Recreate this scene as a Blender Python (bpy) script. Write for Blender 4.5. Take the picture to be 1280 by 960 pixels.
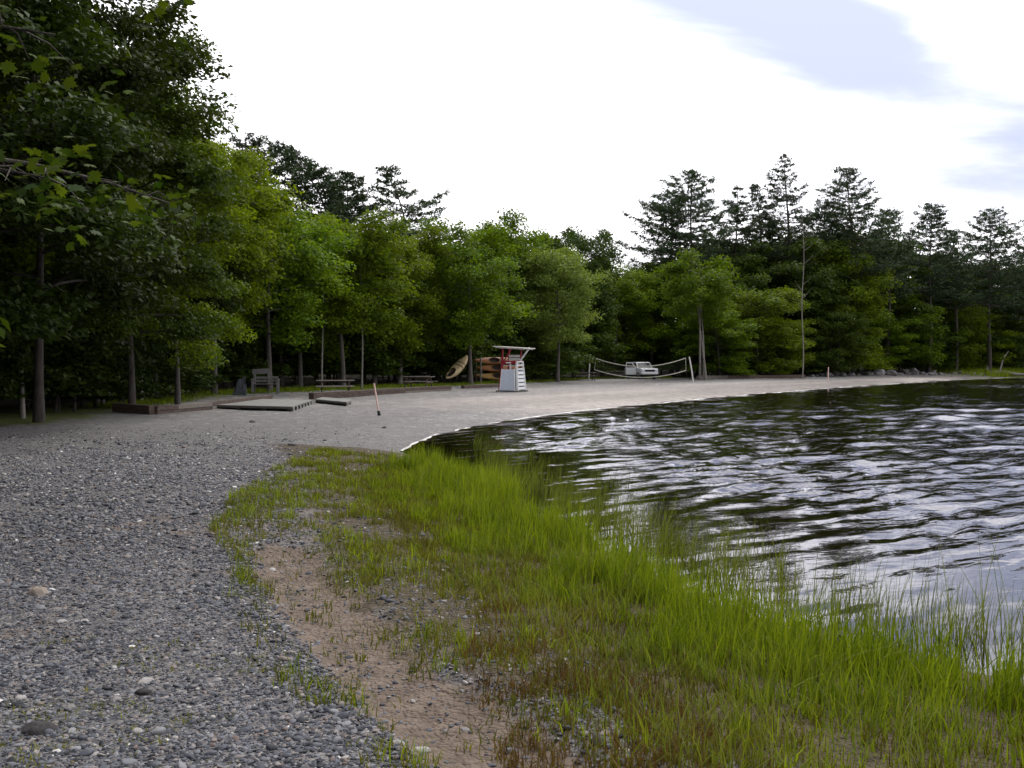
import bpy, math, random
import numpy as np
from mathutils import Vector, Matrix
R = math.radians
rng = np.random.default_rng(7)
random.seed(7)
for o in list(bpy.data.objects):
    bpy.data.objects.remove(o)
scene = bpy.context.scene
COL = scene.collection

# ------------------------------------------------------------------ camera
CAMZ, F, HOR = 1.62, 1250.0, 456.0          # eye height, focal length in px of a 1280 wide frame, horizon row
PITCH = math.atan((480.0 - HOR) / F)
cam_d = bpy.data.cameras.new('camera'); cam = bpy.data.objects.new('camera', cam_d); COL.objects.link(cam)
cam_d.sensor_width = 36.0; cam_d.lens = 36.0 * F / 1280.0
cam_d.clip_start = 0.05; cam_d.clip_end = 4000
cam.location = (0, 0, CAMZ); cam.rotation_euler = (R(90) - PITCH, 0, 0)
scene.camera = cam

# ------------------------------------------------------------------ sky, sun, exposure
SUN_AZ, SUN_EL = 24.0, 52.0                  # degrees clockwise from +Y (the view direction), and up
world = bpy.data.worlds.new('World'); scene.world = world; world.use_nodes = True
def build_world():
    nt = world.node_tree; nt.nodes.clear(); N = nt.nodes.new; L = nt.links.new
    out = N('ShaderNodeOutputWorld'); bg = N('ShaderNodeBackground'); bg.inputs['Strength'].default_value = 0.1
    sky = N('ShaderNodeTexSky'); sky.sky_type = 'NISHITA'; sky.sun_disc = False
    sky.sun_elevation = R(SUN_EL); sky.sun_rotation = R(SUN_AZ)
    tc = N('ShaderNodeTexCoord'); sep = N('ShaderNodeSeparateXYZ'); L(tc.outputs['Generated'], sep.inputs[0])
    zz = N('ShaderNodeMath'); zz.operation = 'MAXIMUM'; L(sep.outputs[2], zz.inputs[0]); zz.inputs[1].default_value = 0.0
    za = N('ShaderNodeMath'); za.operation = 'ADD'; L(zz.outputs[0], za.inputs[0]); za.inputs[1].default_value = 0.22
    dv = N('ShaderNodeVectorMath'); dv.operation = 'DIVIDE'; L(tc.outputs['Generated'], dv.inputs[0])
    cb = N('ShaderNodeCombineXYZ'); [L(za.outputs[0], cb.inputs[i]) for i in range(3)]
    L(cb.outputs[0], dv.inputs[1])
    mp = N('ShaderNodeMapping'); mp.inputs['Location'].default_value = (0.0, 0.0, 0); mp.inputs['Rotation'].default_value = (0, 0, R(28)); mp.inputs['Scale'].default_value = (0.75, 1.7, 0.0)
    L(dv.outputs[0], mp.inputs[0])
    n1 = N('ShaderNodeTexNoise'); n1.inputs['Scale'].default_value = 1.6; n1.inputs['Detail'].default_value = 8; n1.inputs['Roughness'].default_value = 0.56; n1.inputs['Distortion'].default_value = 0.35
    L(mp.outputs[0], n1.inputs['Vector'])
    # the broad thin grey-blue cloud high on the right of the view, frayed by noise
    def blob(azd, eld, wa, we, rot, amp):
        az, el = R(azd), R(eld)
        c = Vector((math.sin(az) * math.cos(el), math.cos(az) * math.cos(el), math.sin(el)))
        s = N('ShaderNodeVectorMath'); s.operation = 'SUBTRACT'; L(tc.outputs['Generated'], s.inputs[0]); s.inputs[1].default_value = c
        u = Vector((math.cos(az), -math.sin(az), 0)); v = c.cross(u) * -1
        u2 = u * math.cos(rot) + v * math.sin(rot); v2 = -u * math.sin(rot) + v * math.cos(rot)
        du = N('ShaderNodeVectorMath'); du.operation = 'DOT_PRODUCT'; L(s.outputs[0], du.inputs[0]); du.inputs[1].default_value = u2 / wa
        dw = N('ShaderNodeVectorMath'); dw.operation = 'DOT_PRODUCT'; L(s.outputs[0], dw.inputs[0]); dw.inputs[1].default_value = v2 / we
        a = N('ShaderNodeMath'); a.operation = 'MULTIPLY'; L(du.outputs['Value'], a.inputs[0]); L(du.outputs['Value'], a.inputs[1])
        b = N('ShaderNodeMath'); b.operation = 'MULTIPLY_ADD'; L(dw.outputs['Value'], b.inputs[0]); L(dw.outputs['Value'], b.inputs[1]); L(a.outputs[0], b.inputs[2])
        e = N('ShaderNodeMath'); e.operation = 'MULTIPLY'; L(b.outputs[0], e.inputs[0]); e.inputs[1].default_value = -1.0
        x = N('ShaderNodeMath'); x.operation = 'EXPONENT'; L(e.outputs[0], x.inputs[0])
        m = N('ShaderNodeMath'); m.operation = 'MULTIPLY'; L(x.outputs[0], m.inputs[0]); m.inputs[1].default_value = amp
        return m.outputs[0]
    tot = n1.outputs['Fac']
    for b in CLOUDS:
        ad = N('ShaderNodeMath'); ad.operation = 'ADD'; L(tot, ad.inputs[0]); L(blob(*b), ad.inputs[1]); tot = ad.outputs[0]
    rp = N('ShaderNodeValToRGB'); r = rp.color_ramp; r.interpolation = 'EASE'
    r.elements[0].position = 0.46; r.elements[0].color = (0.0, 0.0, 0.0, 1)
    r.elements[1].position = 1.0; r.elements[1].color = (1, 1, 1, 1)
    L(tot, rp.inputs[0])
    # bright veil, thin grey-lavender cloud
    cl = N('ShaderNodeMix'); cl.data_type = 'RGBA'; L(rp.outputs[0], cl.inputs['Factor'])
    cl.inputs[6].default_value = (30, 29.5, 30.5, 1); cl.inputs[7].default_value = (10.4, 11.3, 15.0, 1)
    # thin cloud scatters forward: the veil is brighter round the hidden sun and duller opposite it
    sdv = Vector((math.sin(R(SUN_AZ)) * math.cos(R(SUN_EL)), math.cos(R(SUN_AZ)) * math.cos(R(SUN_EL)), math.sin(R(SUN_EL))))
    dt = N('ShaderNodeVectorMath'); dt.operation = 'DOT_PRODUCT'; L(tc.outputs['Generated'], dt.inputs[0]); dt.inputs[1].default_value = sdv
    ph = N('ShaderNodeMath'); ph.operation = 'MULTIPLY_ADD'; L(dt.outputs['Value'], ph.inputs[0]); ph.inputs[1].default_value = 0.5; ph.inputs[2].default_value = 0.5; ph.use_clamp = True
    pw = N('ShaderNodeMath'); pw.operation = 'POWER'; L(ph.outputs[0], pw.inputs[0]); pw.inputs[1].default_value = 2.5
    pg = N('ShaderNodeMath'); pg.operation = 'MULTIPLY_ADD'; L(pw.outputs[0], pg.inputs[0]); pg.inputs[1].default_value = 1.05; pg.inputs[2].default_value = 0.38
    vm = N('ShaderNodeVectorMath'); vm.operation = 'SCALE'; L(cl.outputs[2], vm.inputs[0]); L(pg.outputs[0], vm.inputs['Scale'])
    mx = N('ShaderNodeMix'); mx.data_type = 'RGBA'; mx.inputs['Factor'].default_value = 0.92
    L(sky.outputs[0], mx.inputs[6]); L(vm.outputs[0], mx.inputs[7])
    L(mx.outputs[2], bg.inputs['Color']); L(bg.outputs[0], out.inputs[0])
# (azimuth, elevation, half width, half height, roll, amount)
CLOUDS = [(11.0, 20.5, 0.16, 0.065, R(-22), 0.50), (20.0, 15.8, 0.12, 0.050, R(-32), 0.50), (28.0, 11.0, 0.07, 0.05, R(10), 0.36), (23.5, 9.0, 0.10, 0.018, R(-6), 0.16), (-7.5, 14.0, 0.07, 0.012, 0, 0.24), (-4, 20.6, 0.05, 0.014, 0, 0.2), (-0.5, 10.0, 0.06, 0.012, R(-5), 0.2)]
build_world()
sun_d = bpy.data.lights.new('sun', 'SUN'); sun = bpy.data.objects.new('sun', sun_d); COL.objects.link(sun)
sun_d.energy = 3.0; sun_d.angle = R(16); sun_d.color = (1.0, 0.955, 0.87)
sd = Vector((math.sin(R(SUN_AZ)) * math.cos(R(SUN_EL)), math.cos(R(SUN_AZ)) * math.cos(R(SUN_EL)), math.sin(R(SUN_EL))))
sun.rotation_euler = sd.to_track_quat('Z', 'Y').to_euler(); sun.location = (0, 0, 60)
vs = scene.view_settings; vs.view_transform = 'Standard'; vs.look = 'None'; vs.exposure = -0.66; vs.gamma = 1.0; vs.use_curve_mapping = False

# ------------------------------------------------------------------ pixel -> place
cp, sp = math.cos(PITCH), math.sin(PITCH)
def ray(px, py):
    u, v = (px - 640.0) / F, (480.0 - py) / F
    return np.array([u, cp + v * sp, -sp + v * cp])
def at_z(px, py, z):
    d = ray(px, py); t = (z - CAMZ) / d[2]
    return np.array([d[0] * t, d[1] * t, z])
def xat(px, Y): return (px - 640.0) / F * Y
def zat(py, Y): return CAMZ + (HOR - py) / F * Y
WZ = -0.25

# ------------------------------------------------------------------ numpy noise
_perm = rng.random((256, 256))
def vnoise(x, y):
    xi = np.floor(x).astype(int); yi = np.floor(y).astype(int); fx = x - xi; fy = y - yi
    fx = fx * fx * (3 - 2 * fx); fy = fy * fy * (3 - 2 * fy)
    g = lambda a, b: _perm[a % 256, b % 256]
    return (g(xi, yi) * (1 - fx) + g(xi + 1, yi) * fx) * (1 - fy) + (g(xi, yi + 1) * (1 - fx) + g(xi + 1, yi + 1) * fx) * fy
def fbm(x, y, o=4):
    s = 0; a = 0.5
    for i in range(o):
        s = s + a * vnoise(x * 2 ** i + 17.3 * i, y * 2 ** i + 9.1 * i); a *= 0.5
    return s / (1 - 0.5 ** o)
def sstep(a, b, x):
    t = np.clip((x - a) / (b - a), 0, 1); return t * t * (3 - 2 * t)

# ------------------------------------------------------------------ shoreline, tree line, terrain height
_sh = [(1400, 466.6), (1280, 471.2), (1200, 474.5), (1100, 481), (1040, 485), (950, 492), (860, 500), (760, 510), (680, 518.5), (600, 531), (545, 544), (512, 556),
       (500, 564), (520, 573), (600, 602), (690, 650), (780, 702), (880, 752), (1000, 794), (1150, 830), (1300, 854), (1500, 876)]
SHORE = [tuple(at_z(px, py, WZ)[:2]) for px, py in _sh]
_far = np.array(SHORE[0])
SHORE = [(400.0, 330.0), (190, 232)] + SHORE + [(6.5, 4.6), (11, 2.5), (20, -6), (34, -60), (60, -300)]
LAKE = np.array(SHORE + [(420.0, -300.0), (420.0, 330.0)])
SHORE = np.array(SHORE)
def seg_dist(P, poly):
    d = np.full(len(P), 1e9)
    for a, b in zip(poly[:-1], poly[1:]):
        ab = b - a; t = np.clip(((P - a) @ ab) / (ab @ ab), 0, 1)
        d = np.minimum(d, np.linalg.norm(P - (a + t[:, None] * ab), axis=1))
    return d
def inside(P, poly):
    x, y = P[:, 0], P[:, 1]; c = np.zeros(len(P), bool)
    for (x0, y0), (x1, y1) in zip(poly, np.roll(poly, -1, axis=0)):
        if y0 == y1: continue
        k = ((y0 > y) != (y1 > y)) & (x < (x1 - x0) * (y - y0) / (y1 - y0) + x0); c ^= k
    return c
def shore_s(P):
    P = np.atleast_2d(np.asarray(P, float)); d = seg_dist(P, SHORE); return np.where(inside(P, LAKE), -d, d)
# edge of the wood (px, distance)
_tl = [(-420, 12), (-260, 17), (-100, 21), (60, 26), (140, 33), (210, 40), (300, 50), (360, 54), (440, 58), (520, 64), (590, 72), (690, 85), (735, 98), (800, 107), (880, 105), (1000, 118), (1100, 135), (1200, 152), (1300, 168), (1500, 190), (1800, 215)]
TL = np.array([(xat(px, Y), Y) for px, Y in _tl])
WOOD = np.array(list(map(tuple, TL)) + [(260, 320), (330, 420), (-400, 420), (-400, -60), (-14, -60), (-9.5, 4)])
def wood_t(P):
    P = np.atleast_2d(np.asarray(P, float)); d = seg_dist(P, np.vstack([[-9.5, 4], TL])); return np.where(inside(P, WOOD), d, -d)
def hgt(P, fine=True):
    P = np.atleast_2d(np.asarray(P, float)); s = shore_s(P); t = wood_t(P); x, y = P[:, 0], P[:, 1]
    z = np.where(s > 0, WZ + 0.22 * (1 - np.exp(-np.maximum(s, 0) / 1.3)) + 0.42 * (1 - np.exp(-np.maximum(s, 0) / 45)),
                 WZ - 1.6 * (1 - np.exp(np.minimum(s, 0) / 7.0)))
    far = sstep(20, 60, x)
    z = z + (0.16 + 0.55 * far) * sstep(-6, 5, t) * (s > 0) + 9.0 * sstep(7, 85, t)
    if fine:
        land = sstep(-0.2, 1.0, s)
        z = z + land * (0.10 * (fbm(x * 0.22, y * 0.22, 3) - 0.5) + 0.045 * (fbm(x * 1.3 + 40, y * 1.3, 3) - 0.5))
        z = z - 0.07 * ditch(P) * land
    return z
def to_px(P, z=-0.03):
    Y = np.maximum(P[:, 1], 0.3); dz = z - CAMZ
    yc = Y * cp - dz * sp; zc = Y * sp + dz * cp
    return 640 + F * P[:, 0] / yc, 480 - F * zc / yc
_dl = np.array([tuple(at_z(px, py, -0.05)[:2]) for px, py in [(352, 690), (372, 735), (425, 790), (480, 850), (560, 905), (660, 985), (780, 1100)]])
def ditch(P):                                              # the sandy runnel in the foreground
    d = seg_dist(P, _dl); w = 0.30 + 0.22 * fbm(P[:, 0] * 1.7, P[:, 1] * 1.7, 2)
    return 1 - sstep(0.35, 1.0, d / w)
def gz(x, y): return float(hgt([(x, y)])[0])
def ground(px, py):
    z = 0.0
    for _ in range(14):
        p = at_z(px, py, z); z = 0.5 * z + 0.5 * gz(p[0], p[1])
    p = at_z(px, py, z); return Vector((p[0], p[1], gz(p[0], p[1])))
def atY(px, Y):
    x = xat(px, Y); return Vector((x, Y, gz(x, Y)))

# ------------------------------------------------------------------ materials
MATS = {}
def mat(name):
    m = bpy.data.materials.new(name); m.use_nodes = True; m.node_tree.nodes.clear(); MATS[name] = m
    return m, m.node_tree.nodes.new, m.node_tree.links.new
def simple(name, col, rough=0.7, var=0.25, scale=6.0, bump=0.0, bscale=40.0, stretch=(1, 1, 1), col2=None, spec=0.3, metal=0.0):
    m, N, L = mat(name)
    out = N('ShaderNodeOutputMaterial'); b = N('ShaderNodeBsdfPrincipled'); L(b.outputs[0], out.inputs[0])
    tc = N('ShaderNodeTexCoord'); mp = N('ShaderNodeMapping'); mp.inputs['Scale'].default_value = stretch; L(tc.outputs['Object'], mp.inputs[0])
    oi = N('ShaderNodeObjectInfo'); ad = N('ShaderNodeVectorMath'); ad.operation = 'ADD'; L(mp.outputs[0], ad.inputs[0])
    cr = N('ShaderNodeCombineXYZ'); ml = N('ShaderNodeMath'); ml.operation = 'MULTIPLY'; ml.inputs[1].default_value = 31.0; L(oi.outputs['Random'], ml.inputs[0])
    L(ml.outputs[0], cr.inputs[0]); L(ml.outputs[0], cr.inputs[1]); L(cr.outputs[0], ad.inputs[1])
    n = N('ShaderNodeTexNoise'); n.inputs['Scale'].default_value = scale; n.inputs['Detail'].default_value = 6; n.inputs['Roughness'].default_value = 0.65; L(ad.outputs[0], n.inputs['Vector'])
    c2 = col2 or tuple(c * (1 - var) for c in col); c1 = tuple(min(1, c * (1 + var * 0.6)) for c in col)
    rp = N('ShaderNodeValToRGB'); rp.color_ramp.elements[0].position = 0.32; rp.color_ramp.elements[1].position = 0.68
    rp.color_ramp.elements[0].color = (*c2, 1); rp.color_ramp.elements[1].color = (*c1, 1); L(n.outputs['Fac'], rp.inputs[0])
    L(rp.outputs[0], b.inputs['Base Color']); b.inputs['Roughness'].default_value = rough; b.inputs['Specular IOR Level'].default_value = spec; b.inputs['Metallic'].default_value = metal
    if bump:
        n2 = N('ShaderNodeTexNoise'); n2.inputs['Scale'].default_value = bscale; n2.inputs['Detail'].default_value = 5; L(ad.outputs[0], n2.inputs['Vector'])
        bp = N('ShaderNodeBump'); bp.inputs['Distance'].default_value = bump; L(n2.outputs['Fac'], bp.inputs['Height']); L(bp.outputs[0], b.inputs['Normal'])
    return m
def leaf_mat(name, dark, light, trans=0.35, tcol=None, rough=0.6, spec=0.14, hue=0.018):
    m, N, L = mat(name)
    out = N('ShaderNodeOutputMaterial'); b = N('ShaderNodeBsdfPrincipled'); t = N('ShaderNodeBsdfTranslucent'); mx = N('ShaderNodeMixShader')
    at = N('ShaderNodeAttribute'); at.attribute_name = 'rnd'
    oi = N('ShaderNodeObjectInfo')
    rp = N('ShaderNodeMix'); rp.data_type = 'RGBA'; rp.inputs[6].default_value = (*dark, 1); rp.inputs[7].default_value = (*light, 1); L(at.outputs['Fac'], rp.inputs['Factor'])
    hs = N('ShaderNodeHueSaturation'); L(rp.outputs[2], hs.inputs['Color'])
    mr = N('ShaderNodeMapRange'); mr.inputs[3].default_value = 0.5 - hue; mr.inputs[4].default_value = 0.5 + hue * 0.15; L(oi.outputs['Random'], mr.inputs[0]); L(mr.outputs[0], hs.inputs['Hue'])
    mv = N('ShaderNodeMapRange'); mv.inputs[3].default_value = 0.8; mv.inputs[4].default_value = 1.2; 
    ml = N('ShaderNodeMath'); ml.operation = 'FRACT'; m7 = N('ShaderNodeMath'); m7.operation = 'MULTIPLY'; m7.inputs[1].default_value = 7.31; L(oi.outputs['Random'], m7.inputs[0]); L(m7.outputs[0], ml.inputs[0])
    L(ml.outputs[0], mv.inputs[0]); L(mv.outputs[0], hs.inputs['Value'])
    L(hs.outputs[0], b.inputs['Base Color']); b.inputs['Roughness'].default_value = rough; b.inputs['Specular IOR Level'].default_value = spec
    tm = N('ShaderNodeMix'); tm.data_type = 'RGBA'; tm.blend_type = 'MULTIPLY'; tm.inputs['Factor'].default_value = 1; L(hs.outputs[0], tm.inputs[6]); tm.inputs[7].default_value = (*(tcol or (1.6, 1.5, 0.6)), 1)
    L(tm.outputs[2], t.inputs['Color'])
    mx.inputs[0].default_value = trans; L(b.outputs[0], mx.inputs[1]); L(t.outputs[0], mx.inputs[2]); L(mx.outputs[0], out.inputs[0])
    return m
M_LEAF = leaf_mat('broad_leaf', (0.022, 0.064, 0.004), (0.150, 0.225, 0.006), 0.40)
M_LEAF_PALE = leaf_mat('pale_leaf', (0.070, 0.125, 0.020), (0.190, 0.270, 0.060), 0.34)
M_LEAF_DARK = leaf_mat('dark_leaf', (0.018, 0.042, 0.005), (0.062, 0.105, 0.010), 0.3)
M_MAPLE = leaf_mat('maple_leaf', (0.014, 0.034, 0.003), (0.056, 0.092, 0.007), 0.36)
M_SHADE = leaf_mat('shaded_leaf', (0.009, 0.022, 0.003), (0.036, 0.062, 0.006), 0.28)  # broad leaf darkened so its colour carries the shade of the left wood
M_NEEDLE = leaf_mat('pine_needle', (0.016, 0.036, 0.016), (0.048, 0.078, 0.030), 0.15, (1.3, 1.3, 0.7))
M_GRASS = leaf_mat('grass_blade', (0.065, 0.120, 0.006), (0.300, 0.385, 0.022), 0.40, (1.4, 1.3, 0.5), 0.5, hue=0)
M_GRASS_D = leaf_mat('reed_blade', (0.065, 0.095, 0.010), (0.200, 0.235, 0.036), 0.35, (1.4, 1.3, 0.6), 0.5, hue=0)
M_WEED = leaf_mat('weed_leaf', (0.060, 0.075, 0.010), (0.240, 0.240, 0.030), 0.3, (1.3, 1.2, 0.6), 0.6, hue=0)
M_OLIVE = leaf_mat('olive_weed', (0.055, 0.050, 0.010), (0.215, 0.215, 0.020), 0.25, (1.2, 1.1, 0.7), 0.7, hue=0)
M_STRAW = leaf_mat('straw', (0.14, 0.10, 0.045), (0.34, 0.27, 0.14), 0.2, (1.2, 1.1, 0.8), 0.7, hue=0)
M_RED = leaf_mat('reddish_weed', (0.080, 0.045, 0.018), (0.170, 0.120, 0.030), 0.25, (1.3, 1.1, 0.7), 0.6, hue=0)
M_BARK = simple('bark_grey', (0.105, 0.095, 0.085), 0.85, 0.5, 5, 0.02, 14, (3, 3, 0.7))
M_BARK_D = simple('bark_dark', (0.060, 0.052, 0.045), 0.9, 0.5, 5, 0.02, 14, (3, 3, 0.7))
M_BARK_P = simple('bark_pale', (0.20, 0.185, 0.165), 0.8, 0.45, 4, 0.01, 14, (3, 3, 1.2))
M_BARK_DEAD = simple('bark_bleached', (0.22, 0.20, 0.175), 0.85, 0.4, 4, 0.01, 14, (3, 3, 0.6))
M_TIMBER = simple('timber_brown', (0.085, 0.060, 0.048), 0.85, 0.45, 3, 0.01, 20, (1, 1, 6), (0.040, 0.028, 0.024))
M_TIMBER_TOP = simple('timber_grey', (0.16, 0.14, 0.12), 0.85, 0.4, 3, 0.01, 20, (1, 6, 6))
M_DECK = simple('deck_weathered', (0.20, 0.198, 0.185), 0.8, 0.35, 3, 0.006, 26, (1, 5, 5))
M_DECK_DARK = simple('deck_frame', (0.055, 0.05, 0.045), 0.85, 0.4, 3, 0.006, 26)
M_TABLE = simple('table_wood', (0.19, 0.165, 0.145), 0.85, 0.4, 4, 0.006, 26, (1, 6, 6))
M_BENCH = simple('grey_wood', (0.15, 0.145, 0.14), 0.85, 0.4, 4, 0.006, 26, (1, 6, 6))
M_WHITE = simple('white_paint', (0.74, 0.75, 0.76), 0.55, 0.12, 5)
M_PANEL = simple('pale_panel', (0.52, 0.58, 0.68), 0.5, 0.12, 5)
M_REDP = simple('red_paint', (0.24, 0.012, 0.028), 0.5, 0.25, 5)
M_ROOF = simple('roof_sheet', (0.50, 0.48, 0.44), 0.6, 0.2, 4)
M_TAPE = simple('net_tape', (0.70, 0.68, 0.58), 0.7, 0.12, 4)
M_CORD = simple('net_cord', (0.03, 0.03, 0.03), 0.8, 0.1, 4)
M_POST = simple('post_white', (0.62, 0.60, 0.58), 0.6, 0.2, 4)
M_STAKE = simple('stake_pink', (0.72, 0.50, 0.44), 0.6, 0.2, 7)
M_BLACK = simple('black_rubber', (0.012, 0.012, 0.013), 0.6, 0.2, 6)
M_CANOE = simple('canoe_tan', (0.50, 0.39, 0.22), 0.5, 0.25, 3)
M_BAND = simple('canoe_band', (0.055, 0.028, 0.02), 0.6, 0.2, 4)
M_ORANGE = simple('kayak_orange', (0.20, 0.075, 0.018), 0.45, 0.25, 3)
M_YELLOW = simple('kayak_yellow', (0.23, 0.135, 0.028), 0.45, 0.25, 3)
M_INNER = simple('hull_inside', (0.03, 0.022, 0.018), 0.8, 0.2, 4)
M_CARW = simple('car_white', (0.72, 0.74, 0.76), 0.25, 0.05, 2, spec=0.5)
M_CHROME = simple('chrome', (0.5, 0.5, 0.52), 0.25, 0.1, 4, metal=0.9)
M_GLASS = simple('car_glass', (0.015, 0.018, 0.022), 0.08, 0.1, 4, spec=0.6)
M_LAMP = simple('headlamp', (0.6, 0.62, 0.65), 0.15, 0.1, 4, spec=0.6)
M_ROCK = simple('boulder_grey', (0.21, 0.20, 0.205), 0.85, 0.45, 2.2, 0.03, 9)
M_ROCK_D = simple('stone_dark', (0.060, 0.055, 0.056), 0.8, 0.4, 6, 0.01, 30)
M_ROCK_W = simple('stone_white', (0.48, 0.46, 0.44), 0.8, 0.2, 8, 0.006, 40)
M_ROCK_T = simple('stone_tan', (0.30, 0.25, 0.21), 0.8, 0.3, 8, 0.006, 40)
M_SLATE = simple('slate_blue', (0.050, 0.058, 0.068), 0.8, 0.45, 3, 0.02, 12, (1, 1, 0.3))
M_FOAM = simple('foam_white', (0.55, 0.54, 0.52), 0.8, 0.6, 2.5)

def ground_mat():
    m, N, L = mat('ground')
    out = N('ShaderNodeOutputMaterial'); b = N('ShaderNodeBsdfPrincipled'); L(b.outputs[0], out.inputs[0])
    geo = N('ShaderNodeNewGeometry'); P = geo.outputs['Position']
    def att(n):
        a = N('ShaderNodeAttribute'); a.attribute_name = n; return a.outputs['Fac']
    def noise(s, d=5, r=0.6, vec=None):
        n = N('ShaderNodeTexNoise'); n.inputs['Scale'].default_value = s; n.inputs['Detail'].default_value = d; n.inputs['Roughness'].default_value = r; L(vec or P, n.inputs['Vector']); return n.outputs['Fac']
    def ramp(f, st):
        r = N('ShaderNodeValToRGB'); L(f, r.inputs[0]); e = r.color_ramp.elements
        while len(e) < len(st): e.new(0.5)
        for k, (p, c) in enumerate(st): e[k].position = p; e[k].color = (*c, 1)
        return r.outputs[0]
    def mix(f, a, c, bt='MIX'):
        x = N('ShaderNodeMix'); x.data_type = 'RGBA'; x.blend_type = bt
        if isinstance(f, float): x.inputs['Factor'].default_value = f
        else: L(f, x.inputs['Factor'])
        for v, i in ((a, 6), (c, 7)):
            if isinstance(v, tuple): x.inputs[i].default_value = (*v, 1)
            else: L(v, x.inputs[i])
        return x.outputs[2]
    def math_(op, a, c, cl=False):
        x = N('ShaderNodeMath'); x.operation = op; x.use_clamp = cl
        for v, i in ((a, 0), (c, 1)):
            if isinstance(v, (int, float)): x.inputs[i].default_value = v
            else: L(v, x.inputs[i])
        return x.outputs[0]
    def edge(a, s, w=0.35):                 # a mask attribute with a ragged edge
        v = math_('ADD', a, math_('MULTIPLY', math_('SUBTRACT', noise(s, 6, 0.7), 0.5), 1.3)); r = N('ShaderNodeMapRange'); r.interpolation_type = 'SMOOTHSTEP'
        L(v, r.inputs[0]); r.inputs[1].default_value = 0.5 - w / 2; r.inputs[2].default_value = 0.5 + w / 2; return r.outputs[0]
    v1 = N('ShaderNodeTexVoronoi'); v1.inputs['Scale'].default_value = 42; L(P, v1.inputs['Vector'])
    v2 = N('ShaderNodeTexVoronoi'); v2.inputs['Scale'].default_value = 15; L(P, v2.inputs['Vector'])
    v3 = N('ShaderNodeTexVoronoi'); v3.inputs['Scale'].default_value = 6.5; L(P, v3.inputs['Vector']); s3 = N('ShaderNodeSeparateColor'); L(v3.outputs['Color'], s3.inputs[0])
    s1 = N('ShaderNodeSeparateColor'); L(v1.outputs['Color'], s1.inputs[0]); s2 = N('ShaderNodeSeparateColor'); L(v2.outputs['Color'], s2.inputs[0])
    stone = [(0.0, (0.040, 0.041, 0.047)), (0.35, (0.085, 0.088, 0.10)), (0.62, (0.145, 0.146, 0.156)), (0.85, (0.19, 0.17, 0.15)), (1.0, (0.42, 0.41, 0.40))]
    c = mix(0.5, ramp(s1.outputs[0], stone), ramp(s2.outputs[1], stone))
    c = mix(math_('MULTIPLY', noise(0.35, 4), 0.6), c, (0.115, 0.100, 0.094))          # finer, browner grit between
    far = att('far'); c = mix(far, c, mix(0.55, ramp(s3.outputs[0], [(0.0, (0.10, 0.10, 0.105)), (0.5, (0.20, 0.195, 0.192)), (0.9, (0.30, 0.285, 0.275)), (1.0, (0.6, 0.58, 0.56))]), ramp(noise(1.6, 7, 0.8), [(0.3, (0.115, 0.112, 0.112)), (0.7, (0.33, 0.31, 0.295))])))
    tan = ramp(noise(7, 6, 0.7), [(0.3, (0.090, 0.066, 0.050)), (0.7, (0.195, 0.150, 0.118))])
    c = mix(edge(att('sand'), 2.2), c, tan)
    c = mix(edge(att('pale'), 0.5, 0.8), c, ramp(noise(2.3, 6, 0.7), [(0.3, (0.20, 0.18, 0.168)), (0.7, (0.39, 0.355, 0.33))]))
    bd = N('ShaderNodeMapRange'); L(math_('ADD', att('band'), math_('MULTIPLY', math_('SUBTRACT', noise(1.1, 6, 0.75), 0.5), 0.7)), bd.inputs[0]); bd.inputs[1].default_value = 0.2; bd.inputs[2].default_value = 0.8; bd.inputs[3].default_value = 0.50; bd.inputs[4].default_value = 1.25
    cbd = N('ShaderNodeCombineXYZ'); [L(bd.outputs[0], cbd.inputs[q]) for q in range(3)]
    c = mix(far, c, mix(1.0, c, cbd.outputs[0], 'MULTIPLY'))
    c = mix(edge(att('soil'), 3.0), c, ramp(noise(9, 6, 0.7), [(0.3, (0.036, 0.028, 0.016)), (0.7, (0.105, 0.082, 0.050))]))
    c = mix(edge(att('wood'), 0.8), c, ramp(noise(3, 6, 0.7), [(0.3, (0.030, 0.026, 0.016)), (0.7, (0.085, 0.070, 0.040))]))
    c = mix(edge(att('turf'), 0.9), c, ramp(noise(5, 6, 0.7), [(0.3, (0.060, 0.080, 0.016)), (0.7, (0.14, 0.165, 0.035))]))
    c = mix(att('bed'), c, ramp(noise(4, 5), [(0.3, (0.020, 0.016, 0.010)), (0.7, (0.055, 0.045, 0.026))]))
    L(c, b.inputs['Base Color']); b.inputs['Roughness'].default_value = 0.9; b.inputs['Specular IOR Level'].default_value = 0.25
    h = math_('ADD', math_('MULTIPLY', v1.outputs['Distance'], -0.012), math_('MULTIPLY', v2.outputs['Distance'], -0.02))
    h = math_('ADD', h, math_('MULTIPLY', noise(30, 5), 0.012))
    bp = N('ShaderNodeBump'); bp.inputs['Distance'].default_value = 1.6; bp.inputs['Strength'].default_value = 1.0; L(h, bp.inputs['Height']); L(bp.outputs[0], b.inputs['Normal'])
    return m
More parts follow.
